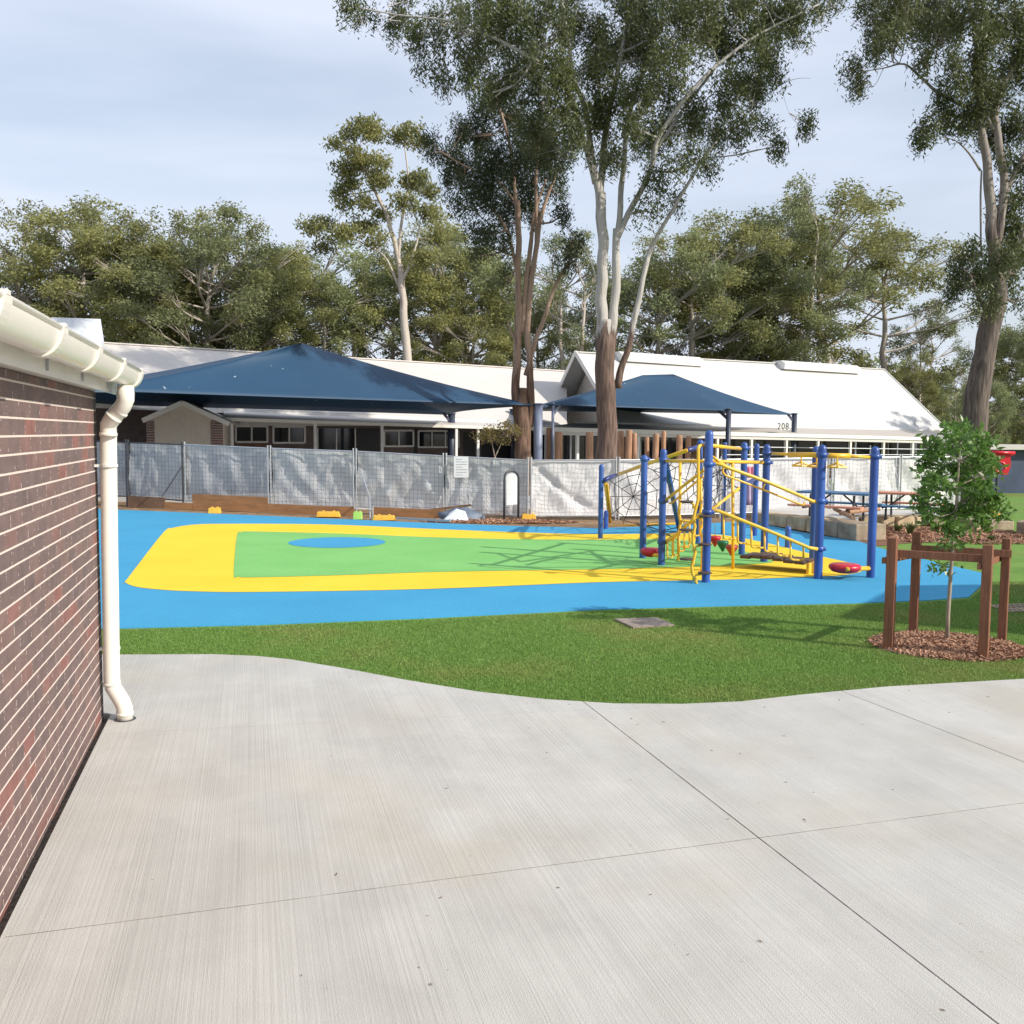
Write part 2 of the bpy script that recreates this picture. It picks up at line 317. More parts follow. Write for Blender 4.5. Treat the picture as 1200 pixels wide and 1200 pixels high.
# ------------------------------------------------------------------ ground materials
def groundmat(name, cols, scale, det=8, bump=.3, bscale=150, rough=.9, speck=None, big=None):
    m, t, o = newmat(name); n = t.nodes.new; l = t.links.new
    g = n('ShaderNodeNewGeometry'); nz = n('ShaderNodeTexNoise'); nz.inputs['Scale'].default_value = scale; nz.inputs['Detail'].default_value = det; nz.inputs['Roughness'].default_value = .6; l(g.outputs['Position'], nz.inputs['Vector'])
    rp = n('ShaderNodeValToRGB'); rp.color_ramp.elements[0].position = .3; rp.color_ramp.elements[1].position = .72; rp.color_ramp.elements[0].color = (*cols[0], 1); rp.color_ramp.elements[1].color = (*cols[-1], 1)
    if len(cols) == 3: e = rp.color_ramp.elements.new(.5); e.color = (*cols[1], 1)
    l(nz.outputs['Fac'], rp.inputs[0]); cur = rp.outputs[0]
    n2 = n('ShaderNodeTexNoise'); n2.inputs['Scale'].default_value = bscale; n2.inputs['Detail'].default_value = 3; l(g.outputs['Position'], n2.inputs['Vector'])
    if speck:
        mr = n('ShaderNodeMapRange'); mr.inputs['From Min'].default_value = .35; mr.inputs['From Max'].default_value = .65; mr.inputs['To Min'].default_value = 1-speck; mr.inputs['To Max'].default_value = 1+speck; l(n2.outputs['Fac'], mr.inputs['Value'])
        mm = n('ShaderNodeVectorMath'); mm.operation = 'SCALE'; l(cur, mm.inputs[0]); l(mr.outputs[0], mm.inputs['Scale']); cur = mm.outputs[0]
    if big:
        n3 = n('ShaderNodeTexNoise'); n3.inputs['Scale'].default_value = big[0]; n3.inputs['Detail'].default_value = 3; l(g.outputs['Position'], n3.inputs['Vector'])
        mr = n('ShaderNodeMapRange'); mr.inputs['From Min'].default_value = big[2]; mr.inputs['From Max'].default_value = big[3]; l(n3.outputs['Fac'], mr.inputs['Value'])
        mm = n('ShaderNodeMix'); mm.data_type = 'RGBA'; l(mr.outputs[0], mm.inputs['Factor']); l(cur, mm.inputs['A']); mm.inputs['B'].default_value = (*big[1], 1); cur = mm.outputs['Result']
    b = n('ShaderNodeBsdfPrincipled'); b.inputs['Roughness'].default_value = rough; b.inputs['Specular IOR Level'].default_value = .25; l(cur, b.inputs['Base Color'])
    bp = n('ShaderNodeBump'); bp.inputs['Strength'].default_value = bump; bp.inputs['Distance'].default_value = .008; l(n2.outputs['Fac'], bp.inputs['Height']); l(bp.outputs[0], b.inputs['Normal']); l(b.outputs[0], o.inputs[0]); return m
M['g_blue'] = groundmat('blue_rubber', [(.047,.285,.49),(.057,.325,.545)], .6, bscale=110, speck=.16)
M['g_yellow'] = groundmat('yellow_rubber', [(.78,.53,.030),(.85,.60,.045)], .6, bscale=110, speck=.07)
M['g_green'] = groundmat('green_rubber', [(.17,.44,.12),(.22,.51,.16)], .6, bscale=110, speck=.16)
M['g_turf'] = groundmat('turf', [(.10,.21,.035),(.135,.25,.045),(.17,.28,.06)], 1.2, bscale=60, bump=.9, speck=.35, big=(.35, (.19,.17,.05), .56, .76))
M['g_earth'] = groundmat('earth', [(.16,.095,.05),(.25,.16,.09),(.34,.25,.15)], 2.5, bscale=25, bump=1, speck=.3)
M['g_gravel'] = groundmat('gravel', [(.04,.035,.03),(.20,.18,.15)], 45, bscale=60, bump=1)
M['g_mulch'] = groundmat('mulch_base', [(.12,.055,.03),(.28,.15,.09)], 20, bscale=30, bump=1)
M['g_far'] = groundmat('far_ground', [(.10,.11,.04),(.14,.12,.06),(.17,.15,.08)], .15, bscale=8, bump=.5)
M['g_path'] = groundmat('pale_paving', [(.45,.43,.40),(.55,.53,.50)], .8, bscale=40, speck=.06)
WD = Vector(((294-600)/F, 1, 0)).normalized()     # direction of the brick wall and of the slab's long joints
WN = Vector((WD.y, -WD.x, 0))                    # to the right of the wall
def concmat():
    m, t, o = newmat('broomed_concrete'); n = t.nodes.new; l = t.links.new
    g = n('ShaderNodeNewGeometry'); mp = n('ShaderNodeMapping'); mp.inputs['Rotation'].default_value = (0, 0, -math.atan2(WD.y, WD.x)); l(g.outputs['Position'], mp.inputs[0])
    def nz(scale, det, sx, rough=.6):
        q = n('ShaderNodeMapping'); q.inputs['Scale'].default_value = sx; l(mp.outputs[0], q.inputs[0]); k = n('ShaderNodeTexNoise'); k.inputs['Scale'].default_value = scale; k.inputs['Detail'].default_value = det; k.inputs['Roughness'].default_value = rough; l(q.outputs[0], k.inputs['Vector']); return k.outputs['Fac']
    broom = nz(1, 3, (.35, 85, 1)); broom2 = nz(1, 2, (.3, 9, 1)); st = nz(.9, 6, (.55, 1.4, 1)); st2 = nz(2.2, 7, (1, 1, 1)); fine = nz(180, 2, (1, 1, 1)); stain = nz(.6, 3, (1, 1, 1)); spots = nz(16, 1, (1, 1, 1))
    rp = n('ShaderNodeValToRGB'); rp.color_ramp.elements[0].position = .3; rp.color_ramp.elements[0].color = (.44,.428,.395,1); rp.color_ramp.elements[1].position = .7; rp.color_ramp.elements[1].color = (.53,.52,.485,1); l(st, rp.inputs[0]); cur = rp.outputs[0]
    def scale(cur, f, a, b):
        mr = n('ShaderNodeMapRange'); mr.inputs['From Min'].default_value = .3; mr.inputs['From Max'].default_value = .7; mr.inputs['To Min'].default_value = a; mr.inputs['To Max'].default_value = b; l(f, mr.inputs['Value'])
        mm = n('ShaderNodeVectorMath'); mm.operation = 'SCALE'; l(cur, mm.inputs[0]); l(mr.outputs[0], mm.inputs['Scale']); return mm.outputs[0]
    cur = scale(cur, broom, .91, 1.06); cur = scale(cur, broom2, .985, 1.015); cur = scale(cur, st2, .92, 1.06); cur = scale(cur, fine, .93, 1.07)
    def tint(cur, f, a, b, c, amt):
        mr = n('ShaderNodeMapRange'); mr.inputs['From Min'].default_value = a; mr.inputs['From Max'].default_value = b; mr.inputs['To Max'].default_value = amt; l(f, mr.inputs['Value'])
        mm = n('ShaderNodeMix'); mm.data_type = 'RGBA'; l(mr.outputs[0], mm.inputs['Factor']); l(cur, mm.inputs['A']); mm.inputs['B'].default_value = (*c, 1); return mm.outputs['Result']
    cur = tint(cur, stain, .52, .70, (.46,.41,.32), .42)
    cur = tint(cur, spots, .80, .82, (.12,.08,.05), .8)
    b = n('ShaderNodeBsdfPrincipled'); b.inputs['Roughness'].default_value = .8; b.inputs['Specular IOR Level'].default_value = .3; l(cur, b.inputs['Base Color'])
    ad = n('ShaderNodeMath'); ad.operation = 'ADD'; l(broom, ad.inputs[0]); l(fine, ad.inputs[1])
    bp = n('ShaderNodeBump'); bp.inputs['Strength'].default_value = .6; bp.inputs['Distance'].default_value = .004; l(ad.outputs[0], bp.inputs['Height']); l(bp.outputs[0], b.inputs['Normal']); l(b.outputs[0], o.inputs[0]); return m
M['conc'] = concmat()

# ------------------------------------------------------------------ ground sheets
import bmesh
def earclip(pts):
    P_ = [(p.x, p.y) for p in pts]; n = len(P_); idx = list(range(n))
    ar = sum(P_[i][0]*P_[(i+1)%n][1]-P_[(i+1)%n][0]*P_[i][1] for i in range(n))
    if ar < 0: idx.reverse()
    cr = lambda a, b, c: (P_[b][0]-P_[a][0])*(P_[c][1]-P_[a][1])-(P_[b][1]-P_[a][1])*(P_[c][0]-P_[a][0])
    out = []; guard = 0
    while len(idx) > 3 and guard < 5000:
        guard += 1; done = False
        for k in range(len(idx)):
            a, b, c = idx[k-1], idx[k], idx[(k+1) % len(idx)]
            if cr(a, b, c) <= 1e-12: continue
            if any(q not in (a, b, c) and cr(a,b,q) >= 0 and cr(b,c,q) >= 0 and cr(c,a,q) >= 0 for q in idx): continue
            out.append((a, b, c)); idx.pop(k); done = True; break
        if not done: idx.pop(min(range(len(idx)), key=lambda k: abs(cr(idx[k-1], idx[k], idx[(k+1)%len(idx)]))))
    out.append(tuple(idx)); return out
def smoothpoly(pts, closed=True, k=6):
    n = len(pts); out = []
    for i in range(n):
        p0, p1, p2, p3 = pts[(i-1)%n], pts[i], pts[(i+1)%n], pts[(i+2)%n]
        for j in range(k):
            t = j / k
            out.append(0.5*((2*p1) + (-p0+p2)*t + (2*p0-5*p1+4*p2-p3)*t*t + (-p0+3*p1-3*p2+p3)*t**3))
    return out
def sheet(name, pts, z, mat, thick=0):
    bm = bmesh.new(); vs = [bm.verts.new((p.x, p.y, z)) for p in pts]
    for a, b, c in earclip(pts): bm.faces.new((vs[a], vs[b], vs[c]))
    if thick:
        r = bmesh.ops.extrude_face_region(bm, geom=bm.faces[:]); 
        bmesh.ops.translate(bm, verts=[v for v in r['geom'] if isinstance(v, bmesh.types.BMVert)], vec=(0, 0, -thick))
    bmesh.ops.recalc_face_normals(bm, faces=bm.faces)
    if not thick:
        for f in bm.faces:
            if f.normal.z < 0: f.normal_flip()
    me = bpy.data.meshes.new(name); bm.to_mesh(me); bm.free(); me.materials.append(mat)
    o = bpy.data.objects.new(name, me); col.objects.link(o); return o
G = lambda l: [gnd(x, y) for x, y in l]
# far ground to the horizon
struct(sheet('ground', [Vector((-900,-200,0)), Vector((900,-200,0)), Vector((900,1500,0)), Vector((-900,1500,0))], -0.10, M['g_far']))
# lawn
lawn_edge = [(60,768),(142,768.5),(250,768),(300,770),(340,774),(400,784),(480,799),(560,812),(640,821),(720,826),(800,826.5),(870,823.5),(940,815.5),(1040,806),(1200,797),(1320,790)]
front = G(lawn_edge)
lp = [Vector((-16, 10.2, 0))] + front + [Vector((30, 9.0, 0)), Vector((42, 60, 0)), Vector((13, 45, 0)), Vector((9.5, 24, 0)), Vector((5,17,0)), Vector((-16,17,0))]
lawn = struct(sheet('lawn', lp, -0.004, M['g_turf']))
# earth strip under fence and worksite behind
struct(sheet('earth_strip', [Vector((-18,14,0)), Vector((9,14,0)), Vector((14,24,0)), Vector((9.6,29,0)), Vector((-4,27,0)), Vector((-18,31,0))], -0.02, M['g_earth']))
struct(sheet('paving', [Vector((-18,31,0)), Vector((-4,27,0)), Vector((9.6,29,0)), Vector((30,40,0)), Vector((30,62,0)), Vector((-40,50,0)), Vector((-40,31,0))], -0.03, M['g_path']))
# concrete slab
base0 = gnd(121.5, 839)
sl = [front[0]] + front[1:] + [Vector((20,9.2,0)), Vector((20,-4,0)), base0 - WD*12 + WN*.05, base0 + WN*.05 + WD*.02, base0 + WD*.04 - WN*1.0, Vector((-9, 7.0, 0))]
sl[0] = Vector((-9, 9.6, 0))
JF = []
bmS = bmesh.new(); vv = [bmS.verts.new((p.x, p.y, 0.012)) for p in sl]; [bmS.faces.new((vv[a], vv[b], vv[c])) for a, b, c in earclip(sl)]
def cut(pa, pb, w=.009):
    a = gnd(*pa); b = gnd(*pb); d = (b - a).normalized(); n = Vector((-d.y, d.x, 0))
    for s_ in (-1, 1):
        bmesh.ops.bisect_plane(bmS, geom=bmS.verts[:]+bmS.edges[:]+bmS.faces[:], plane_co=a + n*s_*w/2, plane_no=n)
    return a, n, w
js = [cut((0,1102),(1200,943)), cut((685,825),(1165,1200)), cut((990,813),(1200,895)), cut((200,858),(600,838), .007)]
for ja, jn, jw in js:
    jd = Vector((-jn.y, jn.x, 0))
    JF.append((ja, jn, jw, jd))
kill = []
for f in bmS.faces:
    c = f.calc_center_median()
    for a, n, w in js:
        if abs((c - a).dot(n)) < w/2 * .98: kill.append(f); break
bmesh.ops.delete(bmS, geom=list(set(kill)), context='FACES')
r = bmesh.ops.extrude_face_region(bmS, geom=bmS.faces[:]); bmesh.ops.translate(bmS, verts=[v for v in r['geom'] if isinstance(v, bmesh.types.BMVert)], vec=(0,0,-.05))
bmesh.ops.recalc_face_normals(bmS, faces=bmS.faces)
me = bpy.data.meshes.new('concrete_slab'); bmS.to_mesh(me); bmS.free(); me.materials.append(M['conc']); slab = struct(bpy.data.objects.new('concrete_slab', me)); col.objects.link(slab)
def clipseg(a, d, poly):      # longest inside run of the joint line in the slab outline
    ts = []; n = len(poly)
    for i in range(n):
        p, q = poly[i], poly[(i+1)%n]; e = q - p; den = d.x*e.y - d.y*e.x
        if abs(den) < 1e-9: continue
        w = p - a; t = (w.x*e.y - w.y*e.x)/den; u = (w.x*d.y - w.y*d.x)/den
        if 0 <= u <= 1: ts.append(t)
    ts.sort(); return list(zip(ts[::2], ts[1::2]))
M['joint'] = groundmat('joint_dirt', [(.06,.05,.045),(.15,.135,.12),(.36,.34,.31)], 9, bscale=60)
for ja, jn, jw, jd in JF:
    for t0, t1 in clipseg(ja, jd, sl):
        if t1-t0 < .5: continue
        a = ja+jd*(t0+.02); b = ja+jd*(t1-.02); struct(sheet('joint_filler', [a+jn*jw*.48, a-jn*jw*.48, b-jn*jw*.48, b+jn*jw*.48], .010, M['joint']))
# gravel gap beside the wall and in joints
struct(sheet('gravel_strip', [base0+WD*.3-WN*.5, base0+WD*.3+WN*14, base0-WD*12+WN*14, base0-WD*12-WN*.5], -0.03, M['g_gravel']))
# rubber
blue = [(-60,740),(60,737.5),(140,736.5),(300,732.5),(500,724.5),(700,714.5),(860,710),(1000,707),(1090,703.5),(1135,700),(1152,684.5),(1152,672),(1080,655),(1040,645),(1008,635),(940,624),(893,614),(870,611),(800,615),(760,617),(700,619),(600,616.5),(520,613.5),(400,608.5),(250,602),(140,597.5),(60,594),(-60,589)]
struct(sheet('blue_rubber_surface', G(blue), 0.006, M['g_blue'], .05))
yellow = [(147,683),(150,678),(192,624),(203,619),(225,615.5),(260,614.3),(380,615),(500,620),(600,624),(700,626.5),(800,625.5),(850,628),(885,634),(920,642),(962,652.5),(995,660),(1010,666),(1008,671),(985,675),(960,676),(850,680),(700,683),(500,691),(300,694.5),(220,693.5),(180,691),(158,688)]
struct(sheet('yellow_rubber_surface', smoothpoly(G(yellow), k=4), 0.010, M['g_yellow']))
green = [(274,672),(278,627),(284,624.3),(295,623.5),(400,626),(500,630),(600,632.5),(700,633.2),(780,632.5),(830,637),(870,646),(895,654),(906,658.5),(895,661),(830,664.5),(700,668),(600,669.5),(500,671.5),(400,675),(300,677.5),(280,676.8)]
struct(sheet('green_rubber_surface', smoothpoly(G(green), k=4), 0.014, M['g_green']))
ec = gnd(395, 636.5); el = gnd(338, 636.5); et = gnd(395, 630.5); eb = gnd(395, 643)
ec.y = (et.y + eb.y)/2; ra = (ec - el).x; rb = (et.y - eb.y)/2
struct(sheet('blue_rubber_spot', [ec + Vector((ra*math.cos(t*math.pi/32), rb*math.sin(t*math.pi/32), 0)) for t in range(64)], 0.018, M['g_blue']))
# turf blades
rng = np.random.default_rng(5)
def quick_mesh(name, co, idx_n, mat, loop_n=4):
    n = co.shape[0] // loop_n
    me = bpy.data.meshes.new(name); me.vertices.add(co.shape[0]); me.vertices.foreach_set('co', co.astype(np.float32).ravel())
    me.loops.add(n*loop_n); me.loops.foreach_set('vertex_index', np.arange(n*loop_n, dtype=np.int32))
    me.polygons.add(n); me.polygons.foreach_set('loop_start', np.arange(0, n*loop_n, loop_n, dtype=np.int32)); me.polygons.foreach_set('loop_total', np.full(n, loop_n, dtype=np.int32))
    me.update(calc_edges=True); me.materials.append(mat); return me
def inpoly(x, y, poly):
    px = np.array([p.x for p in poly]); py = np.array([p.y for p in poly]); ins = np.zeros(len(x), bool); j = len(px)-1
    for i in range(len(px)):
        c = ((py[i] > y) != (py[j] > y)) & (x < (px[j]-px[i])*(y-py[i])/(py[j]-py[i]+1e-12)+px[i]); ins ^= c; j = i
    return ins
NB = 700000
yy = 7.0 + 7.2 * rng.random(NB)**1.35; xx = (rng.random(NB)*2-1) * yy * .56
turf_front = G([(60,768.5)] + lawn_edge[1:]) 
poly = turf_front + [gnd(1330, 640)] + G([(1156,669),(1156,686),(1137,702),(1090,705),(1000,708.5),(860,711.5),(700,716),(500,726),(300,734),(140,738),(60,739)])
k = inpoly(xx, yy, poly); xx = xx[k]; yy = yy[k]; nb = len(xx)
h = .009 + .010*rng.random(nb); a = rng.random(nb)*2*math.pi; w = .0026 + yy*.00012
lx = rng.normal(0, .007, nb); ly = rng.normal(0, .007, nb)
co = np.zeros((nb, 3, 3)); co[:,0] = np.stack([xx-np.cos(a)*w, yy-np.sin(a)*w, np.full(nb,-.004)], 1); co[:,1] = np.stack([xx+np.cos(a)*w, yy+np.sin(a)*w, np.full(nb,-.004)], 1); co[:,2] = np.stack([xx+lx, yy+ly, h], 1)
def turfblade():
    m, t, o = newmat('turf_blades'); n = t.nodes.new; l = t.links.new
    g = n('ShaderNodeNewGeometry'); nz = n('ShaderNodeTexNoise'); nz.inputs['Scale'].default_value = .55; nz.inputs['Detail'].default_value = 3; l(g.outputs['Position'], nz.inputs['Vector'])
    rp = n('ShaderNodeValToRGB'); rp.color_ramp.elements[0].color = (.15,.265,.055,1); rp.color_ramp.elements[1].color = (.205,.33,.08,1); l(g.outputs['Random Per Island'], rp.inputs[0])
    mr = n('ShaderNodeMapRange'); mr.inputs['From Min'].default_value = .48; mr.inputs['From Max'].default_value = .68; mr.inputs['To Max'].default_value = .5; l(nz.outputs['Fac'], mr.inputs['Value'])
    mm = n('ShaderNodeMix'); mm.data_type = 'RGBA'; l(mr.outputs[0], mm.inputs['Factor']); l(rp.outputs[0], mm.inputs['A']); mm.inputs['B'].default_value = (.36,.30,.12,1)
    b = n('ShaderNodeBsdfPrincipled'); b.inputs['Roughness'].default_value = .5; b.inputs['Specular IOR Level'].default_value = .3; l(mm.outputs['Result'], b.inputs['Base Color'])
    tr = n('ShaderNodeBsdfTranslucent'); l(mm.outputs['Result'], tr.inputs[0]); ms = n('ShaderNodeMixShader'); ms.inputs[0].default_value = .25; l(b.outputs[0], ms.inputs[1]); l(tr.outputs[0], ms.inputs[2]); l(ms.outputs[0], o.inputs[0]); return m
turf = bpy.data.objects.new('turf_blades', quick_mesh('turf_blades', co.reshape(-1,3), None, turfblade(), 3)); col.objects.link(turf)
tag(turf, 'short green artificial grass between the concrete and the blue rubber', 'grass', kind='stuff')

# ------------------------------------------------------------------ brick building on the left
def uvbox_wall(name, a, b, z0, z1, mat, parent):     # wall quad a->b with metric UVs
    org = ORG.get(parent.name, Vector())
    me = bpy.data.meshes.new(name); Lh = (b - a).length
    vs = [Vector((a.x,a.y,z0)), Vector((b.x,b.y,z0)), Vector((b.x,b.y,z1)), Vector((a.x,a.y,z1))]
    nin = Vector((-(b-a).y, (b-a).x, 0)).normalized() * .11
    vs2 = [v + nin for v in vs]
    me.from_pydata([tuple(v - org) for v in vs + vs2], [], [(0,1,2,3),(7,6,5,4),(0,4,5,1),(3,2,6,7),(1,5,6,2),(0,3,7,4)])
    uv = me.uv_layers.new(name='UVMap'); 
    for p in me.polygons:
        for li in p.loop_indices:
            v = Vector(me.vertices[me.loops[li].vertex_index].co) + org
            uu = (Vector((v.x, v.y, 0)) - Vector((a.x, a.y, 0))).dot((b - a).normalized())
            if abs(p.normal.dot((b-a).normalized())) > .7: uu += (Vector((v.x,v.y,0))-Vector((a.x,a.y,0))).dot(nin.normalized())
            uv.data[li].uv = (uu, v.z)
    me.materials.append(mat); o = bpy.data.objects.new(name, me); col.objects.link(o); o.parent = parent; ORG[o.name] = org; return o
bl = thing('brick_building', base0, 'dark red-brown brick building with cream gutter at the left edge', 'building')
zt = 2.375
wa = base0 - WD*10; wb = base0.copy()
uvbox_wall('wall', wa, wb, -.05, zt, M['brick'], bl)
uvbox_wall('wall', wb - WN*.0, wb - WN*6, -.05, zt, M['brick'], bl)
# soffit / fascia
def lineup(dn, z0, z1, y_off0=-10, y_off1=.22, dn2=None):
    pass
def prof_extrude(prof, name, mt, par, a0=-10.0, a1=.18, smooth=False):   # prof of (n,z) ring
    mb = MB(); s0 = base0 + WD*a0; mb.prism([s0 + WN*p[0] + Vector((0,0,p[1])) for p in prof], WD*(a1-a0)); return mb.build(name, mt, par, smooth)
prof_extrude([(-.3,zt+.004),(.105,zt+.004),(.105,zt+.022),(-.3,zt+.022)], 'soffit', M['cream'], bl)
prof_extrude([(.107,zt-.012),(.125,zt-.012),(.125,zt+.15),(.107,zt+.15)], 'fascia', M['cream'], bl)
for k in range(10):
    c = base0 + WD*(-.35 - k*1.04) + WN*.131 + Vector((0,0,zt+.07))
    MB().box(c, (.010,.02,.12), math.atan2(WN.y, WN.x)).build('fascia_clip', M['galv'], bl)
# gutter: half round with rolled front bead
GC = .215; GR = .088; GZ = 2.535
mb = MB(); nseg = 16; ring_o = [(GC + GR*math.cos(t), GZ - GR*1.32*abs(math.sin(t)) ) for t in [math.pi + math.pi*i/nseg for i in range(nseg+1)]]
ring_i = [(GC + (GR-.006)*math.cos(t), GZ - (GR*1.32-.006)*abs(math.sin(t)) ) for t in [math.pi + math.pi*i/nseg for i in range(nseg+1)]][::-1]
ring = ring_o + ring_i
gut = prof_extrude(ring, 'gutter', M['cream'], bl, -10, .14, True)
for p in gut.data.polygons: p.use_smooth = len(p.vertices) == 4
em = gut.modifiers.new('es', 'EDGE_SPLIT'); em.split_angle = R(40)
MB().tube([base0+WD*-10+WN*(GC+GR)+Vector((0,0,GZ)), base0+WD*.14+WN*(GC+GR)+Vector((0,0,GZ))], .012, 10).build('gutter_bead', M['cream'], bl, True)
prof_extrude([(GC+p[0]-GC, p[1]) for p in ring_o], 'gutter_end', M['cream'], bl, .14, .146)
for k in range(10):
    a = .1 - k*1.04
    mb = MB(); s0 = base0 + WD*(a-.055); pr = []
    for t in [math.pi + math.pi*i/16 for i in range(17)]: pr.append((GC + (GR+.014)*math.cos(t), GZ+.002 - (GR*1.32+.014)*abs(math.sin(t))))
    for t in [math.pi + math.pi*i/16 for i in range(17)][::-1]: pr.append((GC + (GR+.001)*math.cos(t), GZ+.002 - (GR*1.32+.001)*abs(math.sin(t))))
    mb.prism([s0 + WN*p[0] + Vector((0,0,p[1])) for p in pr], WD*.11)
    mb.box(base0+WD*a+WN*(GC+GR)+Vector((0,0,GZ+.012)), (.05,.03,.016), math.atan2(WD.y, WD.x))
    mb.build('gutter_bracket', M['cream'], bl)
# roof
prof_extrude([(.12,GZ+.005),(-3.0,GZ+.6),(-6.2,GZ+.01),(-6.2,GZ-.01),(-3.0,GZ+.57),(.12,GZ-.015)], 'roof', M['roofwhite'], bl)
# downpipe
Yp = base0.y - .12
pp = [at(147,452,Yp-.05), at(147.5,468,Yp-.05), at(144,476,Yp-.02), at(132,490,Yp+.03), at(127,498,Yp+.05), at(127,510,Yp+.05), at(128.5,640,Yp+.03), at(131,795,Yp), at(132.5,805,Yp), at(143,822,Yp), at(146,830,Yp), at(146.5,842,Yp)]
pp[-1].z = .0
dp = MB().tube(pp, [.057]*len(pp), 20).build('downpipe', M['cream'], bl, True)
for i, (a, b) in enumerate([((147,459),(147,466)),((141,480.5),(139,483)),((134,487.5),(132,490)),((127,507),(127,511)),((131,799),(131.5,803)),((146.3,834),(146.4,838))]):
    MB().tube([at(a[0],a[1],Yp-.0), at(b[0],b[1],Yp-.0)], .0605, 20).build('pipe_joint', M['cream'], bl, True)
for py in (544, 758):
    c = at(127.3 if py < 600 else 130.3, py, Yp+.03); c2 = c.copy(); c2.z -= .02
    MB().tube([c, c2], .062, 20).box(c - WN*.06 - Vector((0,0,.01)), (.08,.05,.018), math.atan2(WN.y, WN.x)).build('pipe_clip', M['white'], bl)
MB().lathe(Vector((pp[-1].x, pp[-1].y, .013)), [(.075,0),(.075,.004)], 20).build('pipe_sump', M['darksteel'], bl)
# off-frame building whose shade falls on the lawn
C1 = Vector((8.1,9.0,0)); C2 = Vector((9.8,11.5,0)); C3 = Vector((19,12.6,0)); C4 = Vector((17,4.6,0))
ob = thing('classroom_block', C1, 'brick classroom block just outside the right edge, casting the shade on the lawn', 'building')
for a, b in ((C1,C4),(C4,C3),(C3,C2),(C2,C1)): uvbox_wall('wall', a, b, -.05, 2.6, M['brick'], ob)
MB().prism([C1+Vector((0,0,2.61)), C2+Vector((0,0,2.61)), C3+Vector((0,0,2.61)), C4+Vector((0,0,2.61))], (0,0,.1)).build('roof', M['roofwhite'], ob)

# ------------------------------------------------------------------ school buildings behind
UB = Vector((.867,.498,0)).normalized(); NF = Vector((UB.y, -UB.x, 0))       # along, and facing out to us
Z = lambda z: Vector((0,0,z))
def quadplate(mb, pts, n, t):                # plate with thickness
    mb.prism(pts, n*t)
def xy(p): return Vector((p.x, p.y, 0))
# long cream-roofed block (left)
OL = at(265, 500, 37.0); OL.z = 0
lb = thing('long_classroom_block', OL, 'long low classroom block with pale roof behind the big navy shade sail', 'building')
rid = OL - NF*4.2; eav = OL + NF*.7; ver = OL + NF*2.2
R1 = onplane(20, 397, rid, UB); R2 = onplane(664, 436, rid, UB)
E1 = onplane(30, 470, eav, UB); E2 = onplane(664, 496, eav, UB)
dn = (R2-R1).cross(E1-R1).normalized()
if dn.z < 0: dn = -dn
mb = MB(); quadplate(mb, [R1, R2, E2, E1], dn, .04); mb.build('roof', M['roofcream'], lb)
Rb = -NF*5.6
mb = MB(); quadplate(mb, [R1+Z(.0)-NF*.01, R2-NF*.01, xy(E2)+Rb*2+Z(E2.z), xy(E1)+Rb*2+Z(E1.z)], Vector((0,0,1)), .04); mb.build('roof', M['roofcream'], lb)
MB().bar(R1+Z(.05), R2+Z(.05), .22, .05).build('ridge_cap', M['roofcream'], lb)
V1 = onplane(262, 490.5, ver, UB); V2 = onplane(650, 503, ver, UB); EV1 = onplane(262, 479, eav, UB); EV2 = onplane(664, 497, eav, UB)
# eave fascia, verandah roof, verandah gutter
MB().bar(E1-Z(.06)+NF*.03, E2-Z(.06)+NF*.03, .04, .16).build('fascia', M['white'], lb)
mb = MB(); quadplate(mb, [EV1-Z(.1), EV2-Z(.1), V2, V1], Vector((0,0,1)), .03); mb.build('verandah_roof', M['roofcream'], lb)
mb = MB(); mb.bar(V1-Z(.02)+NF*.06, V2-Z(.02)+NF*.06, .1, .12); mb.build('verandah_gutter', M['cream'], lb)
for i in range(9):
    a = V1 + (V2-V1)*(i/9)
for px in (271.5, 369, 447.5, 534.5, 560, 640):
    t = onplane(px, 505, ver, UB); vz = V1.z + (V2.z-V1.z)*((xy(t)-xy(V1)).length/(xy(V2)-xy(V1)).length)
    MB().box(xy(t)+Z((vz-.08)/2), (.1,.1,vz-.08), math.atan2(UB.y,UB.x)).build('verandah_post', M['white'], lb)
tp = [onplane(266,492,ver+NF*.12,UB), onplane(262,497,ver+NF*.12,UB), onplane(262,520,ver+NF*.12,UB)]; tp.append(xy(tp[-1])-Z(.1))
MB().tube(tp, .06, 8).build('downpipe', M['cream'], lb)
def facade_rect(px0, px1, y0, y1, O, off):
    a = onplane(px0, y1, O, UB); b = onplane(px1, y1, O, UB); c = onplane(px1, y0, O, UB); d = onplane(px0, y0, O, UB)
    return [p + NF*off for p in (a, b, c, d)]
# wall with openings given by pixels
A = onplane(30, 500, OL, UB); B = onplane(664, 500, OL, UB)
mb = MB(); mb.prism([xy(A)-Z(.1), xy(B)-Z(.1), xy(B)+Z(E2.z), xy(A)+Z(E1.z)], -NF*.2); mb.build('wall', mat('dark_block_wall', (.13,.10,.09), .8, var=.2, scale=4), lb)
MB().prism(facade_rect(268,560,494,499,OL,.003), NF*.03).build('lintel', M['white'], lb)
def window(px0, px1, y0, y1, O, par, mull=1, frame=.07, mt='white'):
    q = facade_rect(px0, px1, y0, y1, O, .004)
    fr = MB()
    for i in range(4): fr.bar(q[i]+NF*.02, q[(i+1)%4]+NF*.02, .05, frame)
    for j in range(1, mull+1):
        t = j/(mull+1); fr.bar(q[0]+(q[1]-q[0])*t+NF*.02, q[3]+(q[2]-q[3])*t+NF*.02, .04, frame*.8)
    w = fr.build('window', M[mt], par)
    MB().prism(q, NF*.008).build('pane', M['glass'], w)
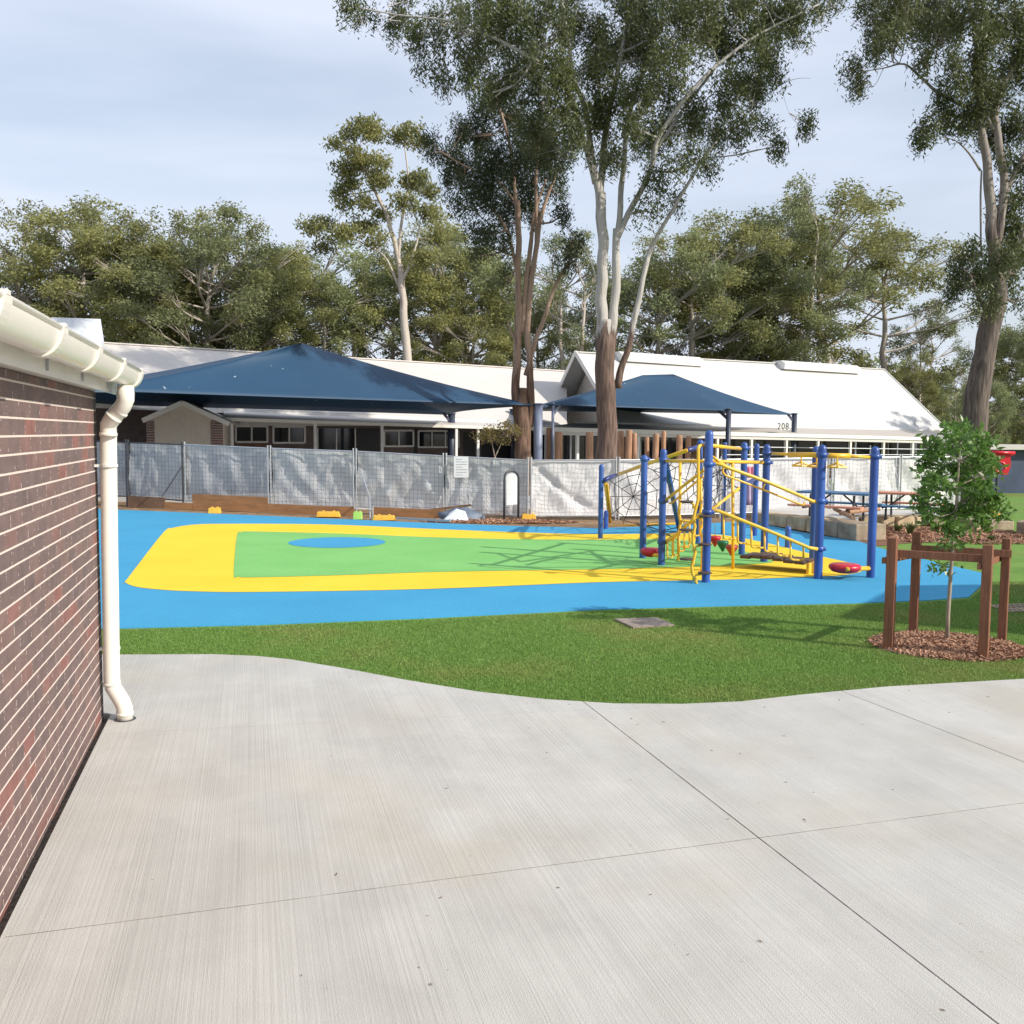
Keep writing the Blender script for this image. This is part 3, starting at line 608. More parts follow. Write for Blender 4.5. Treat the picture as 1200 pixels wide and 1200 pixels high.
def opening(px0, px1, y0, y1, O, par, mt='dark', name='doorway'):
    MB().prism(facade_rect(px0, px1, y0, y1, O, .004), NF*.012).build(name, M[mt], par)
for w in ((276,313,499.5,518,1),(320,357,500,519,1),(450,484,504.5,523,1),(490,537,505,524,2)): window(w[0],w[1],w[2],w[3],OL,lb,w[4])
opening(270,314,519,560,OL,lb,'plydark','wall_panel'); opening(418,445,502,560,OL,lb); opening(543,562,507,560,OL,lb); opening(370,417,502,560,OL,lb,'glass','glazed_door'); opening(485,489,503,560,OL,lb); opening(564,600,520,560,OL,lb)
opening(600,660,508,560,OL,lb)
for px in (372, 394, 416): 
    q = onplane(px, 530, OL, UB)+NF*.03; MB().box(q, (.05,.04,1.9), math.atan2(UB.y,UB.x)).build('door_frame', M['white'], lb)
# roof gablet (silver) at left ridge
gm = [onplane(60,373,rid,UB), onplane(118,375,rid,UB)]
gab = MB(); fz = onplane(122,404,rid,UB)
a, b = gm; 
for sgn in (1,-1):
    gab.prism([a, b, xy(b)+NF*sgn*1.2+Z(fz.z-.5), xy(a)+NF*sgn*1.2+Z(fz.z-.5)], (0,0,.04))
gab.prism([b-UB*.1, xy(b)-UB*.1+NF*1.1+Z(fz.z-.5), xy(b)-UB*.1-NF*1.1+Z(fz.z-.5)], -UB*.04)
gab.build('roof_vent', M['silver'], lb)
# small gabled shed in front
SO = at(186, 500, 33.5); SO.z = 0
sh = thing('gabled_shed', SO, 'small gabled shed with beige ribbed cladding beyond the left fence', 'shed')
US = Vector((.985,.17,0)).normalized(); NS = Vector((US.y,-US.x,0))
def sp(px, py, off=0): return onplane(px, py, SO+NS*off, US)
a, b, c, d, e = sp(173,560), sp(263,560), sp(263,494), sp(213,472), sp(173,489)
a.z = b.z = -.1
MB().prism([a,b,c,d,e], -NS*3).build('wall', M['creamwall'], sh)
rb = MB()
for i in range(18):
    x0 = 183 + i*3.6; p = sp(x0, 560, .004); p.z = 0; zz = sp(x0, 484 if 190<x0<226 else 489, 0).z
    rb.box(xy(p)+Z(zz/2), (.035,.03,zz), math.atan2(US.y,US.x))
rb.build('ribbed_cladding', M['creamwall'], sh)
for x0, x1 in ((173,182),(248,262)):
    p0 = sp(x0,560,.01); p1 = sp(x1,560,.01); uvbox_wall('brick_pier', xy(p0)+NS*.03, xy(p1)+NS*.03, -.1, sp(x1,493).z, M['brick'], sh)
for (q0, q1) in ((sp(167,492,.25), sp(213,471,.25)), (sp(213,471,.25), sp(269,496,.25))):
    MB().prism([q0, q1, q1-NS*3.5, q0-NS*3.5], (0,0,.05)).build('roof', M['roofcream'], sh)
    MB().bar(q0+NS*.02-Z(.03), q1+NS*.02-Z(.03), .04, .16).build('barge_board', M['white'], sh)
# dark glazed link between shed and the brick wall
LO = at(150, 500, 38); LO.z = 0
lk = thing('glazed_link', LO, 'dark glazed walkway wall with pale posts left of the gabled shed', 'walkway')
p0 = onplane(60,500,LO,US); p1 = onplane(180,500,LO,US)
MB().prism([xy(p0)-Z(.1), xy(p1)-Z(.1), xy(p1)+Z(2.55), xy(p0)+Z(2.5)], -NS*.1).build('glazing', M['glass'], lk)
for px in (141, 149, 156.5):
    p = onplane(px,500,LO,US); MB().box(xy(p)+NS*.05+Z(1.2), (.12,.08,2.5), math.atan2(US.y,US.x)).build('post', M['galv'], lk)
MB().prism([xy(p0)+NS*.8+Z(2.6), xy(p1)+NS*.8+Z(2.66), xy(p1)-NS*1+Z(2.76), xy(p0)-NS*1+Z(2.7)], (0,0,.06)).build('roof', M['roofcream'], lk)

# white-roofed hall (right)
A = Vector((4.46,42,0)); UR = Vector((.864,.503,0)).normalized(); NR = Vector((UR.y,-UR.x,0))
A.z = at(722,496,42).z
Bp = A + UR*21.8; Bp.z = onplane(1103,504.5,A,UR).z
Af = Vector((0,0,0)); q = at(636.5,498,49.6); Af = q
G1 = at(675,414,45.9); 
hb = thing('white_roofed_hall', xy(A), 'hall with steep bright white gabled roof and two ridge vents', 'building')
G2 = onplane(1035,434,G1,UR)
dn = (G2-G1).cross(A-G1).normalized(); dn = dn if dn.z > 0 else -dn
MB().prism([G1, G2, Bp, A], dn*.05).build('roof', M['roofwhite'], hb)
Bf = xy(Bp) + (xy(Af)-xy(A)) + Z(Af.z)
MB().prism([G1+Z(.02), G2+Z(.02), Bf, Af], (0,0,.05)).build('roof', M['roofwhite'], hb)
MB().bar(G1-UR*.02+Z(.06), G2+Z(.06), .25, .05).build('ridge_cap', M['roofwhite'], hb)
for a, b in ((G1, A), (G1, Af)):
    MB().bar(a-UR*.03+Z(.03), b-UR*.03+Z(.03), .05, .22, up=Vector((0,0,1))).build('barge_board', M['white'], hb)
MB().bar(G2+UR*.03, Bp+UR*.03, .05, .2).build('barge_board', M['white'], hb)
# gable wall set back under the overhang
gw = UR*.9; tz = 2.0
MB().prism([xy(A)+gw-NR*.6-Z(.1), xy(A)+gw-NR*.6+Z(A.z+.3), G1+gw-Z(.25), xy(Af)+gw+NR*.6+Z(Af.z+.2), xy(Af)+gw+NR*.6-Z(.1)], UR*.1).build('gable_wall', M['creamwall'], hb)
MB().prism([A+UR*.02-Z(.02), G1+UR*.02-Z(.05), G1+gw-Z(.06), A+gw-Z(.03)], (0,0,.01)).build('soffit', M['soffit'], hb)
# front wall and verandah
FW = xy(A) - NR*.6
MB().prism([FW-Z(.1), FW+UR*21-Z(.1), FW+UR*21+Z(A.z), FW+Z(A.z)], -NR*.1).build('wall', M['plydark'], hb)
VO = xy(A) + NR*2.2 - UR*3.0
v1 = onplane(628,502,VO,UR); v2 = onplane(1112,514.5,VO,UR)
e1 = xy(A)-UR*2.2+Z(A.z-.05); e2 = xy(Bp)+UR*.8+Z(Bp.z-.05)
MB().prism([v1, v2, e2, e1], (0,0,.03)).build('verandah_roof', mat('beige_roof_steel', (.46,.42,.37), .5, var=.05), hb)
MB().bar(e1+NR*.03+Z(-.02), e2+NR*.03+Z(-.02), .05, .22).build('eave_gutter', M['white'], hb)
MB().bar(v1+NR*.05-Z(.02), v2+NR*.05-Z(.02), .1, .16).build('verandah_gutter', M['white'], hb)
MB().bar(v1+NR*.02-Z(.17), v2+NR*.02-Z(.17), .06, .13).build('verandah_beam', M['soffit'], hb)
for px in (677, 748, 841, 881, 922, 959, 997, 1036, 1070, 1105):
    t = onplane(px, 510, VO, UR); k = (xy(t)-xy(v1)).length/(xy(v2)-xy(v1)).length; zz = v1.z+(v2.z-v1.z)*k-.1
    MB().box(xy(t)-NR*.02+Z(zz/2), (.11,.11,zz), math.atan2(UR.y,UR.x)).build('verandah_post', M['white'], hb)
def rect2(px0, px1, y0, y1, O, U, NN, off):
    return [p + NN*off for p in (onplane(px0,y1,O,U), onplane(px1,y1,O,U), onplane(px1,y0,O,U), onplane(px0,y0,O,U))]
for px0, px1 in ((845,878),(884,918),(925,957),(962,994),(1001,1033),(1040,1066),(1073,1100),(750,806)):
    q = rect2(px0,px1,509+(px0-845)*.018,545,FW,UR,NR,.005); fr = MB()
    for i in range(4): fr.bar(q[i]+NR*.02, q[(i+1)%4]+NR*.02, .05, .06)
    fr.bar((q[0]+q[3])/2+Z(.55)+NR*.02, (q[1]+q[2])/2+Z(.55)+NR*.02, .04, .05)
    w = fr.build('window', M['galv'], hb); MB().prism(q, NR*.01).build('pane', M['glass'], w)
# glazing at left of hall, behind the logs
LH = xy(A) - UR*3.2 - NR*.3
MB().prism([LH-Z(.1), LH+UR*3.6-Z(.1), LH+UR*3.6+Z(2.3), LH+Z(2.3)], -NR*.1).build('glazing', M['glass'], hb)
for i in range(5): MB().box(LH+UR*(.2+i*.8)+NR*.03+Z(1.15), (.08,.06,2.3), math.atan2(UR.y,UR.x)).build('glazing_bar', M['galv'], hb)
# ridge vents
for (x0, y0), (x1, y1) in (((722,411),(817,418)), ((912,421.5),(1001,427.5))):
    a = onplane(x0,y0+2,G1+NR*.2,UR); b = onplane(x1,y1+2,G1+NR*.2,UR)
    n_ = NR; mb = MB(); pr = lambda p: [p+NR*.45-Z(.42), p+NR*.5-Z(.12), p+NR*.2+Z(.04), p-NR*.4+Z(.04), p-NR*.45-Z(.3)]
    mb.prism(pr(a), b-a); mb.build('ridge_vent', M['white'], hb)
# number plate 208
fo = bpy.data.curves.new('numerals','FONT'); fo.body = '208'; fo.size = .42; fo.extrude = .01; fo.space_character = 1.15
to = bpy.data.objects.new('tmp', fo); col.objects.link(to); dg = bpy.context.evaluated_depsgraph_get(); tm = bpy.data.meshes.new_from_object(to.evaluated_get(dg)); bpy.data.objects.remove(to)
p = onplane(911, 503.2, VO+NR*.13, UR); RM = Matrix((UR, Z(1), NR)).transposed().to_4x4()
tm.transform(Matrix.Translation(p) @ RM); tm.materials.clear(); tm.materials.append(M['print'])
pl = MB().prism(rect2(909.5,922,497.5,504,VO,UR,NR,.115), NR*.01).build('number_board', M['white'], hb)
no = bpy.data.objects.new('numerals', tm); col.objects.link(no); no.parent = pl; tm.transform(Matrix.Translation(-ORG[hb.name]))
# small wall signs / vents on roof
MB().box(onplane(1072,497,A+NR*.1,UR)+Z(.1), (.06,.06,.35)).build('roof_mast', M['galv'], hb)

# ------------------------------------------------------------------ shade sails
def sail(name, loc, label, cors, ridge, hemsag, mat_posts, posts):
    t = thing(name, loc, label, 'shade sail', 'navy shade sails over the play area')
    mb = MB(); n = 18
    # cors order: NL, NR, FR, FL ; ridge: [RL, RR]
    NL, NRR, FR, FL = cors; RL, RR = ridge
    def patch(c0, c1, r0_, r1_, sag):
        cen = (NL+NRR+FR+FL)/4; g = []
        for i in range(n+1):
            u = i/n; b = c0 + (c1-c0)*u; inward = (cen - (c0+c1)/2); inward.z = 0; inward.normalize()
            b = b + inward*sag*4*u*(1-u); tpt = r0_ + (r1_-r0_)*u
            row = []
            for j in range(11):
                v = j/10; p = b + (tpt-b)*v
                # seams pulled tight: membrane concave between hem and ridge
                p.z -= (0.42*v*(1-v)) * (tpt.z-b.z)*.55
                row.append(p)
            g.append(row)
        vs = [p for r in g for p in r]; fs = [(i*11+j, (i+1)*11+j, (i+1)*11+j+1, i*11+j+1) for i in range(n) for j in range(10)]
        mb.add(vs, fs)
    patch(NL, NRR, RL, RR, hemsag[0]); patch(NRR, FR, RR, RR+Vector((.001,0,0)), hemsag[1]); patch(FR, FL, RR, RL, hemsag[2]); patch(FL, NL, RL, RL+Vector((.001,0,0)), hemsag[3])
    o = mb.build('canopy', M['sail'], t, True)
    es = o.modifiers.new('w', 'WELD'); es.merge_threshold = .002
    so_ = o.modifiers.new('s', 'SOLIDIFY'); so_.thickness = .012
    for p, r, mt in posts:
        MB().tube([xy(p)-Z(.1), xy(p)+Z(p.z+.05)], r, 14).lathe(xy(p)+Z(p.z+.03), [(r*1.25,0),(r*1.25,.04)], 14).build('post', M[mt], t, True)
        MB().bar(p+Z(-.35), p+(( (NL+NRR+FR+FL)/4 - p).normalized()*.45)+Z(.02), .03, .12).build('bracket', M[mt], t)
    return t
NL = at(95,457,26.3); NRc = at(631,475,34); FRc = at(529,486,40); FLc = at(-30,470,33)
sail('shade_sail', xy(NRc), 'large navy shade sail on the left with one tall peak, beside the brick wall', [NL,NRc,FRc,FLc], [at(352,402.5,31.5), at(356,402.5,33)], [.15,.9,.6,.3],
     None, [(NRc,.15,'postgrey'),(FRc,.15,'postnavy'),(NL,.15,'postgrey')])
nl = at(640,474,34.6); nr = at(854,481,38); fr = at(931,486,45); fl = at(601,481,43)
sail('shade_sail', xy(nr), 'smaller navy shade sail on the right, in front of the white-roofed hall', [nl,nr,fr,fl], [at(753,439.5,38.5), at(789,438.5,40.5)], [.35,.6,.6,.6],
     None, [(nr,.10,'postnavy'),(fr,.12,'postnavy'),(fl,.13,'postnavy'),(nl+Vector((.25,.25,0)),.05,'postgrey')])

# ------------------------------------------------------------------ temporary fence
edges = [60,150,216,316,416,521,620,723,845,975,1053,1125]
tops = {60:515,150:518.5,216:521,316:525.5,416:529,521:534.5,620:539.5,723:539,845:538.5,975:536.5,1053:535.5,1125:535}
bots = {60:578,150:583,216:588,316:592,416:595,521:601,620:606,723:606,845:603,975:599,1053:597,1125:596}
Ys = {60:28.2,150:27.2,216:26.6,316:25.8,416:25.2,521:24.5,620:24.0,723:24.2,845:25.0,975:26.0,1053:26.6,1125:27.2}
fl_lab = ['grey mesh fence panel half hidden behind the white downpipe','grey mesh fence panel with diagonal brace in front of the gabled shed','fence panel above the tall plywood board, first from the left with white posts','fence panel with crumpled pale cloth behind the yellow feet','fence panel left of the one carrying the large white notice','fence panel with the two white notices and the hoop','fence panel with a swooping fold left of the big trunk','fence panel directly behind the climbing net','fence panel behind the overhead spinner bar','fence panel behind the blue picnic table','fence panel behind the orange picnic table']
mats_f = ['clothshaded','clothshaded','clothshaded','clothmid','clothmid','clothmid','clothwhite','clothwhite','clothwhite','clothwhite','clothwhite']
for i in range(len(edges)-1):
    a, b = edges[i], edges[i+1]; A0 = at(a, bots[a], Ys[a]); A1 = at(a, tops[a], Ys[a]); B0 = at(b, bots[b], Ys[b]); B1 = at(b, tops[b], Ys[b])
    A1.x = A0.x; B1.x = B0.x
    d = (xy(B0)-xy(A0)).normalized(); nn = Vector((d.y,-d.x,0)); A0 += d*.04; A1 += d*.04; B0 -= d*.04; B1 -= d*.04
    t = thing('temporary_fence_panel', xy(A0), fl_lab[i], 'fence', 'temporary mesh fence panels along the back of the playground')
    pm = M['darksteel'] if i < 2 else M['galv']
    for p0, p1 in ((A0,A1),(B0,B1)):
        MB().tube([xy(p0)-Z(.05) if i > 5 else Vector((p0.x,p0.y,-.05)), p1+Z(.08)], .024, 8).build('post', pm, t)
    MB().tube([A1,B1], .019, 8).build('rail', pm, t); MB().tube([A0+Z(.03),B0+Z(.03)], .017, 8).build('rail', pm, t)
    wm = MB(); nv = max(8, int((xy(B0)-xy(A0)).length/.11))
    for j in range(1, nv):
        u = j/nv; wm.bar(A0+(B0-A0)*u+nn*.012, A1+(B1-A1)*u+nn*.012, .0045, .0045)
    for j in range(1, 13):
        v = j/13; wm.bar(A0+(A1-A0)*v+nn*.02, B0+(B1-B0)*v+nn*.02, .0045, .0045)
    wm.build('wire_mesh', M['darksteel'] if i < 6 else M['galv'], t)
    cm = MB(); nx, nz_ = 40, 22; g = []
    for ix in range(nx+1):
        u = ix/nx
        for iz in range(nz_+1):
            v = iz/nz_; lo = A0+(B0-A0)*u; hi = A1+(B1-A1)*u
            lo = lo + Z(.02 + .06*noise.noise(Vector((u*4+i*7, 3, 0))))
            p = lo + (hi-lo)*v
            q = noise.noise(Vector((u*5+i*9+v*1.5, v*1.6, i))) * .09 + noise.noise(Vector((u*13-v*5+i*3, v*3, 4))) * .05
            q += .16*noise.noise(Vector((u*(4+i%3*1.7)+i*13.7 + v*(i%4-1.5), v*.9, i*2.3))) * (1.1-v) + .05*abs(noise.noise(Vector((u*9+i, v*2+u*3, 8))))
            if i == 6: q += .10*math.exp(-((v-(1-u)**1.7)/.07)**2)
            g.append(p - nn*(.07 + q*(1-abs(2*v-1)**3)))
    cm.add(g, [(ix*(nz_+1)+iz, (ix+1)*(nz_+1)+iz, (ix+1)*(nz_+1)+iz+1, ix*(nz_+1)+iz+1) for ix in range(nx) for iz in range(nz_)])
    cm.build('shade_cloth', M[mats_f[i]], t, True)
    if i == 1:
        MB().tube([at(214,545,26.5), at(190,582,26.2)], .02, 8).build('brace', M['darksteel'], t)
    if i == 5:
        for (x0,y0,x1,y1) in ((532,535,549,559.5),(578,538,591,546)):
            Yn = 24.3; q = [at(x0,y1,Yn),at(x1,y1,Yn-.05),at(x1,y0,Yn-.05),at(x0,y0,Yn)]
            nb_ = MB().prism(q, (0,-.01,0)).build('notice', M['paper'], t); ln = MB(); cnt = 7 if y1-y0 > 12 else 3
            for k in range(cnt):
                v = (k+1)/(cnt+1); a_ = q[3]+(q[0]-q[3])*v; b_ = q[2]+(q[1]-q[2])*v; w_ = .75 if k % 3 else .45
                ln.bar(a_+(b_-a_)*.14+Vector((0,-.013,0)), a_+(b_-a_)*(.14+w_)+Vector((0,-.013,0)), .002, .012)
            ln.build('print_lines', mat('grey_print', (.45,.45,.47)) if k == 0 else M['galv'], nb_)
# raking stay at 425-433
st = MB(); st.tube([at(424,556,24.9), at(433,582,24.4), gnd(434,609)], .022, 8); st.tube([gnd(437,608)+Z(.3), gnd(437,608)], .02, 8)
tag(recenter(st.build('fence_stay', M['galv'])), 'bent galvanised stay leaning on the fence beside the lime fence foot', 'fence stay')
# railings behind
rl = thing('metal_railing', at(960,530,31), 'thin galvanised railing behind the right fence panels', 'railing')
ra_ = []
for px, ty in ((848,520),(888,520),(932,521),(1003,518),(1020,522),(1052,519),(1072,520),(1110,521)):
    k = (px-848)/262; Yk = 29+k*4; p = at(px, ty, Yk); MB().tube([xy(p)-Z(.1), p], .02, 6).build('post', M['galv'], rl)
MB().tube([at(846,523.5,29), at(1115,527,33.1)], .016, 6).build('rail', M['galv'], rl); MB().tube([at(846,533,29), at(1115,533,33.1)], .016, 6).build('rail', M['galv'], rl)
# fence feet
def foot(px0, px1, y0, y1, mt, label):
    a = gnd(px0, y1); b = gnd(px1, y1); w = (b-a).length; hh = (y1-y0)/F*a.y*.93; c = (a+b)/2 + Vector((0,.12,0))
    mb = MB(); rz = math.atan2((b-a).y, (b-a).x); Mr = Matrix.Rotation(rz,3,'Z')
    pr = [(-w/2,0),(w/2,0),(w/2*.86,hh),(-w/2*.92,hh)]
    mb.prism([c + Mr@Vector((x,-.12,z)) for x, z in pr], Mr@Vector((0,.24,0)))
    for s_ in (-.22,.22): mb.box(c+Mr@Vector((w*s_,0,hh+.012)), (.07,.1,.024), rz)
    tag(recenter(mb.build('ballast_block', M[mt], bevel=.012)), label, 'ballast block', 'plastic fence feet on the back edge of the rubber')
foot(243,257,595,602,'yelblock','small yellow fence foot at the start of the plywood board')
foot(370,398,599.5,606,'yelblock','long yellow fence foot in the middle of the plywood boards'); foot(245+15,273,595,601.5,'yelblock','yellow fence foot nearest the brick building') if False else None
foot(244+30,300,596.5,603,'yelblock','long yellow fence foot in front of the tall plywood board') if False else None
foot(413,424,600,609,'lime','lime green fence foot beside the raking stay')
foot(436,463,604,610,'yelblock','yellow fence foot just right of the raking stay')
foot(611,628,602.5,609,'yelblock','pale yellow fence foot right of the hoop')
# boards
def board(px0,px1,y0,y1,Yo,mt,label):
    a = gnd(px0,y1); b = gnd(px1,y1+ (px1-px0)*.035); a += Vector((0,Yo,0)); b += Vector((0,Yo,0)); hh = (y1-y0)/F*a.y
    tag(recenter(MB().prism([xy(a), xy(b), xy(b)+Z(hh*.93), xy(a)+Z(hh)], (0,.02,0)).build('retaining_board', M[mt])), label, 'board', 'boards along the foot of the fence')
board(144,188,582,595,.35,'plydark','dark weathered board left of the diagonal brace')
board(188,221,589,597,.3,'ply','low brown board under the diagonal fence brace')
board(222,311,579.5,598,.25,'ply','tallest orange-brown plywood board at the fence foot')
board(311,413,591,602,.25,'ply','lower plywood board ending at the lime fence foot')
board(436,521,595,606,.22,'ply','plywood board right of the raking stay')
# hoop with white panel
hp = thing('steel_hoop', gnd(599,612), 'arched grey steel hoop with white panel in front of the fence', 'hoop')
pts = []
Yh = gnd(599,611).y
pts.append(xy(gnd(591.5,615))-Z(.05)); 
for k in range(13):
    t = math.pi - math.pi*k/12; pts.append(at(599.5+8.3*math.cos(t), 560-8.5*math.sin(t), Yh+ (.25*(1+math.cos(t))/2)))
pts[0] = Vector((pts[1].x, pts[1].y, -.05)); pts.append(Vector((pts[-1].x, pts[-1].y, -.05)))
MB().tube(pts, .028, 10).build('frame', M['postnavy'] if False else M['darksteel'], hp, True)
pn = [at(593.5,592,Yh+.12), at(606,591,Yh+.2)] + [at(599.5+6.6*math.cos(math.pi*k/10), 561-7*math.sin(math.pi*k/10), Yh+.16) for k in range(11)]
MB().prism(pn, (0,.015,0)).build('panel', M['paper'], hp)
# debris
db = MB(); random.seed(3)
c = gnd(540, 611)+Vector((0,.45,0)); n_ = 14
vs = []; 
for i in range(9):
    for j in range(n_):
        ph = i/8*math.pi/2; th = 2*math.pi*j/n_; rr = 1+.35*noise.noise(Vector((i*.5,j*.7,1)))
        vs.append(c + Vector((.62*math.cos(th)*math.cos(ph)*rr, .3*math.sin(th)*math.cos(ph)*rr, .27*math.sin(ph)*rr)))
db.add(vs, [(i*n_+j, i*n_+(j+1)%n_, (i+1)*n_+(j+1)%n_, (i+1)*n_+j) for i in range(8) for j in range(n_)])
tag(recenter(db.build('tarpaulin', M['bag'], None, True)), 'crumpled blue-grey tarpaulin dumped at the foot of the fence', 'tarpaulin')
wb_ = MB(); q = gnd(534,611)
wb_.prism([q+Vector((-.28,.02,.02)), q+Vector((.3,-.02,.02)), q+Vector((.22,.12,.2)), q+Vector((0,.16,.26)), q+Vector((-.15,.13,.16))], (0,.05,.03)); w_ = tag(recenter(wb_.build('plastic_sack', M['bagwhite'])), 'white printed plastic sack lying on the tarpaulin', 'sack')
def beamobj(name, a, b, w, h, mt, label, cat, group=None): return tag(recenter(MB().bar(a, b, w, h).build(name, M[mt])), label, cat, group)
beamobj('metal_bar', gnd(465,610)+Z(.06), gnd(528,613.5)+Z(.06), .06, .05, 'galv', 'grey metal bar lying between the yellow foot and the tarpaulin', 'bar')
beamobj('timber_length', gnd(480,605)+Z(.1), at(552,592,gnd(552,609).y+.3), .05, .05, 'ply', 'timber length leaning over the tarpaulin against the fence', 'timber')
# logs
gl = 'upright timber logs behind the fence'
logs = [(641,649,501,35,0,'thick log with a slanted top, leftmost, beside the thick sail post'),(650,659.5,506,34.5,0,'pale thick log second from the left, right of the sail post'),(687,696,506.5,34,0,'orange-brown log just left of the big trunk'),(723.5,731,505,33,0,'brown log just right of the big trunk'),(733,741,504,32.5,0,'tall pale log second to the right of the big trunk'),(742,748,507.5,32.5,0,'grey-brown log third to the right of the big trunk'),(757,762.5,512,32,0,'short log with a slanted top'),(764,771.5,508,31.5,0,'pale log in front of the verandah post'),(776,781.5,505,31.5,0,'tall thin log left of the net'),(793.5,801,510,31.5,0,'dark brown log behind the top of the net'),(802,808.5,511,32,0,'brown log rightmost of the row')]
for x0,x1,ty,Y,_,lab in logs:
    p = at((x0+x1)/2, ty, Y); r = (x1-x0)/2*Y/F; tl = random.uniform(-.05,.05)
    mb = MB().tube([xy(p)-Z(.1), xy(p)+Vector((tl*.5,0,p.z*.5)), xy(p)+Vector((tl,0,p.z-.04)), xy(p)+Vector((tl,0,p.z))], [r*1.05,r,r*.97,r*.85], 12)
    tag(recenter(mb.build('timber_log', M['log'], None, True)), lab, 'log', gl)

# ------------------------------------------------------------------ climbing frame
pc = gnd(829, 682)
cf = thing('climbing_frame', pc, 'blue and yellow playground climbing frame with rope net and step pods', 'climbing frame')
PB = {}
def post(key, px, ty, bx, by, r, mt='blue', collars=(), flat=False):
    b = gnd(bx, by); t = at(px, ty, b.y); b2 = xy(b)-Z(.05); top = Vector((b.x, b.y, t.z)); PB[key] = b.y
    mb = MB()
    if flat: mb.tube([b2, top], r, 16)
    else: mb.lathe(xy(b), [(r,-.05),(r,t.z-r*1.1),(r*.92,t.z-r*.55),(r*.62,t.z-r*.15),(.001,t.z)], 16)
    o = mb.build('post', M[mt], cf, True); es = o.modifiers.new('e','EDGE_SPLIT'); es.split_angle = R(50)
    for cy in collars:
        z = at(px, cy, b.y).z; c = MB().lathe(xy(b), [(r*1.04,z-.035),(r*1.28,z-.03),(r*1.28,z+.03),(r*1.04,z+.035)], 16); c.box(xy(b)+Vector((r*1.25,-.02,z)), (.04,.03,.05)); c.build('clamp', M[mt], cf, True)
    return b
r7 = .056
post('a',703.5,544,703.5,631.5,.05); post('a2',709.5,598,710,620,.05)
post('b',754,533,753,654.5,r7,collars=(538,)); post('c',776,526,775,663,r7,collars=(539,587,635))
post('d',829,504,827,682.5,.06,flat=False,collars=(544,600,)); post('e',820.5,515,818,638,.05,collars=(519,))
post('f',870,518,869,650.5,.057,collars=(525,)); post('g',885,519.5,884,628,.055,collars=(562,)); post('h',899,520.5,895,659,.06,collars=(531,542))
post('i',956.5,523,952,657,.056,collars=()); post('j',965,521,958.5,678.5,.062,collars=(533,587,643)); post('k',1026,523,1020,677,.061,collars=(535,))
post('l',923,616.5,923,642,.055); post('m',847,518,847,626,.045)
post('n',819,628,819,637,.045) if False else None
def q_(px, py, k): return at(px, py, PB[k] if isinstance(k, str) else k)
def pipe(pts, r=.021, name='rail', mt='yellow', n=10): return MB().tube(pts, r, n).build(name, M[mt], cf, True)
# upper beams
pipe([q_(722,557,21.8), q_(753,545.5,19.5), q_(775,538,18.6), q_(806,527.5,17.8)], .036, 'net_beam')
pipe([q_(704,566,'a'), q_(711,561,19.6), q_(722,557,21.0)], .045, 'net_connector', 'navy'); pipe([q_(806,527.5,17.8), q_(821,523,'e')], .045, 'net_connector', 'navy')
pipe([q_(709,565,'a2'), q_(715,612,22.6)], .036, 'net_beam'); pipe([q_(712,567,'a2'), q_(716,606,22.4)], .02, 'net_beam')
pipe([q_(717,616,22.9), q_(760,615,22.6), q_(800,613.5,22.2)], .03, 'net_beam')
pipe([q_(781,545,18.8), q_(788,580,20), q_(796,620,21.3)], .055, 'net_leg', 'blue')
pipe([q_(833,598,17.5), q_(852,583,18), q_(868,571,18.4)], .03, 'net_beam'); pipe([q_(866,573,18.4), q_(888,559,'g')], .04, 'net_connector', 'navy')
pipe([q_(797,620,21.3), q_(815,608,19), q_(833,598,17.5)], .03, 'net_beam')
# rope net: hubs with spokes and rings
net = MB()
def web(poly, hub, rings=(.45,.75), r=.008):
    hb_ = Vector(hub); pl = [Vector(p) for p in poly]; n = len(pl)
    for p in pl: net.tube([hb_, p], r, 5)
    for f in rings:
        pr = [hb_ + (p-hb_)*f for p in pl]
        for i in range(n): net.tube([pr[i], pr[(i+1)%n]], r, 5)
T = lambda l: [at(x, y, Y) for x, y, Y in l]
web(T([(713,562,22.2),(733,551,21),(752,546,19.6),(768,560,19.8),(780,572,20),(778,600,21),(760,614,22.4),(730,614,22.8),(716,603,22.5),(714,582,22.4)]), at(742,582,21.2))
web(T([(753,546,19.5),(775,539,18.6),(793,533,18.1),(806,540,18.2),(803,566,18.8),(792,590,20.2),(784,566,19.4),(768,562,19.7)]), at(778,556,19.2), (.5,))
web(T([(806,529,17.8),(821,527,17.6),(838,552,18),(858,541,18.3),(866,571,18.4),(840,592,17.6),(815,606,18.9),(800,590,20),(797,560,19)]), at(825,568,18.3))
web(T([(835,546,18),(858,541,18.3),(868,560,18.4),(866,573,18.4),(835,597,17.5)]), at(846,558,18.6), (.5,))
web(T([(716,606,22.4),(745,612,22.8),(780,606,21.5),(796,618,21.3),(830,610,19),(815,625,19.5),(800,636,18)]), at(776,622,20.6), (.55,))
net.build('rope_net', M['rope'], cf)
# horizontal bars
pipe([q_(779,540,'c'), q_(829,540.5,PB['d']+.6), q_(895,542,'h')], .028, 'beam')
pipe([q_(833,522,'d'), q_(868,526,'f')], .028, 'beam')
pipe([q_(858.5,542,15.2), q_(859,667.5,gnd(859,667.5).y)], .024, 'support_pole'); 
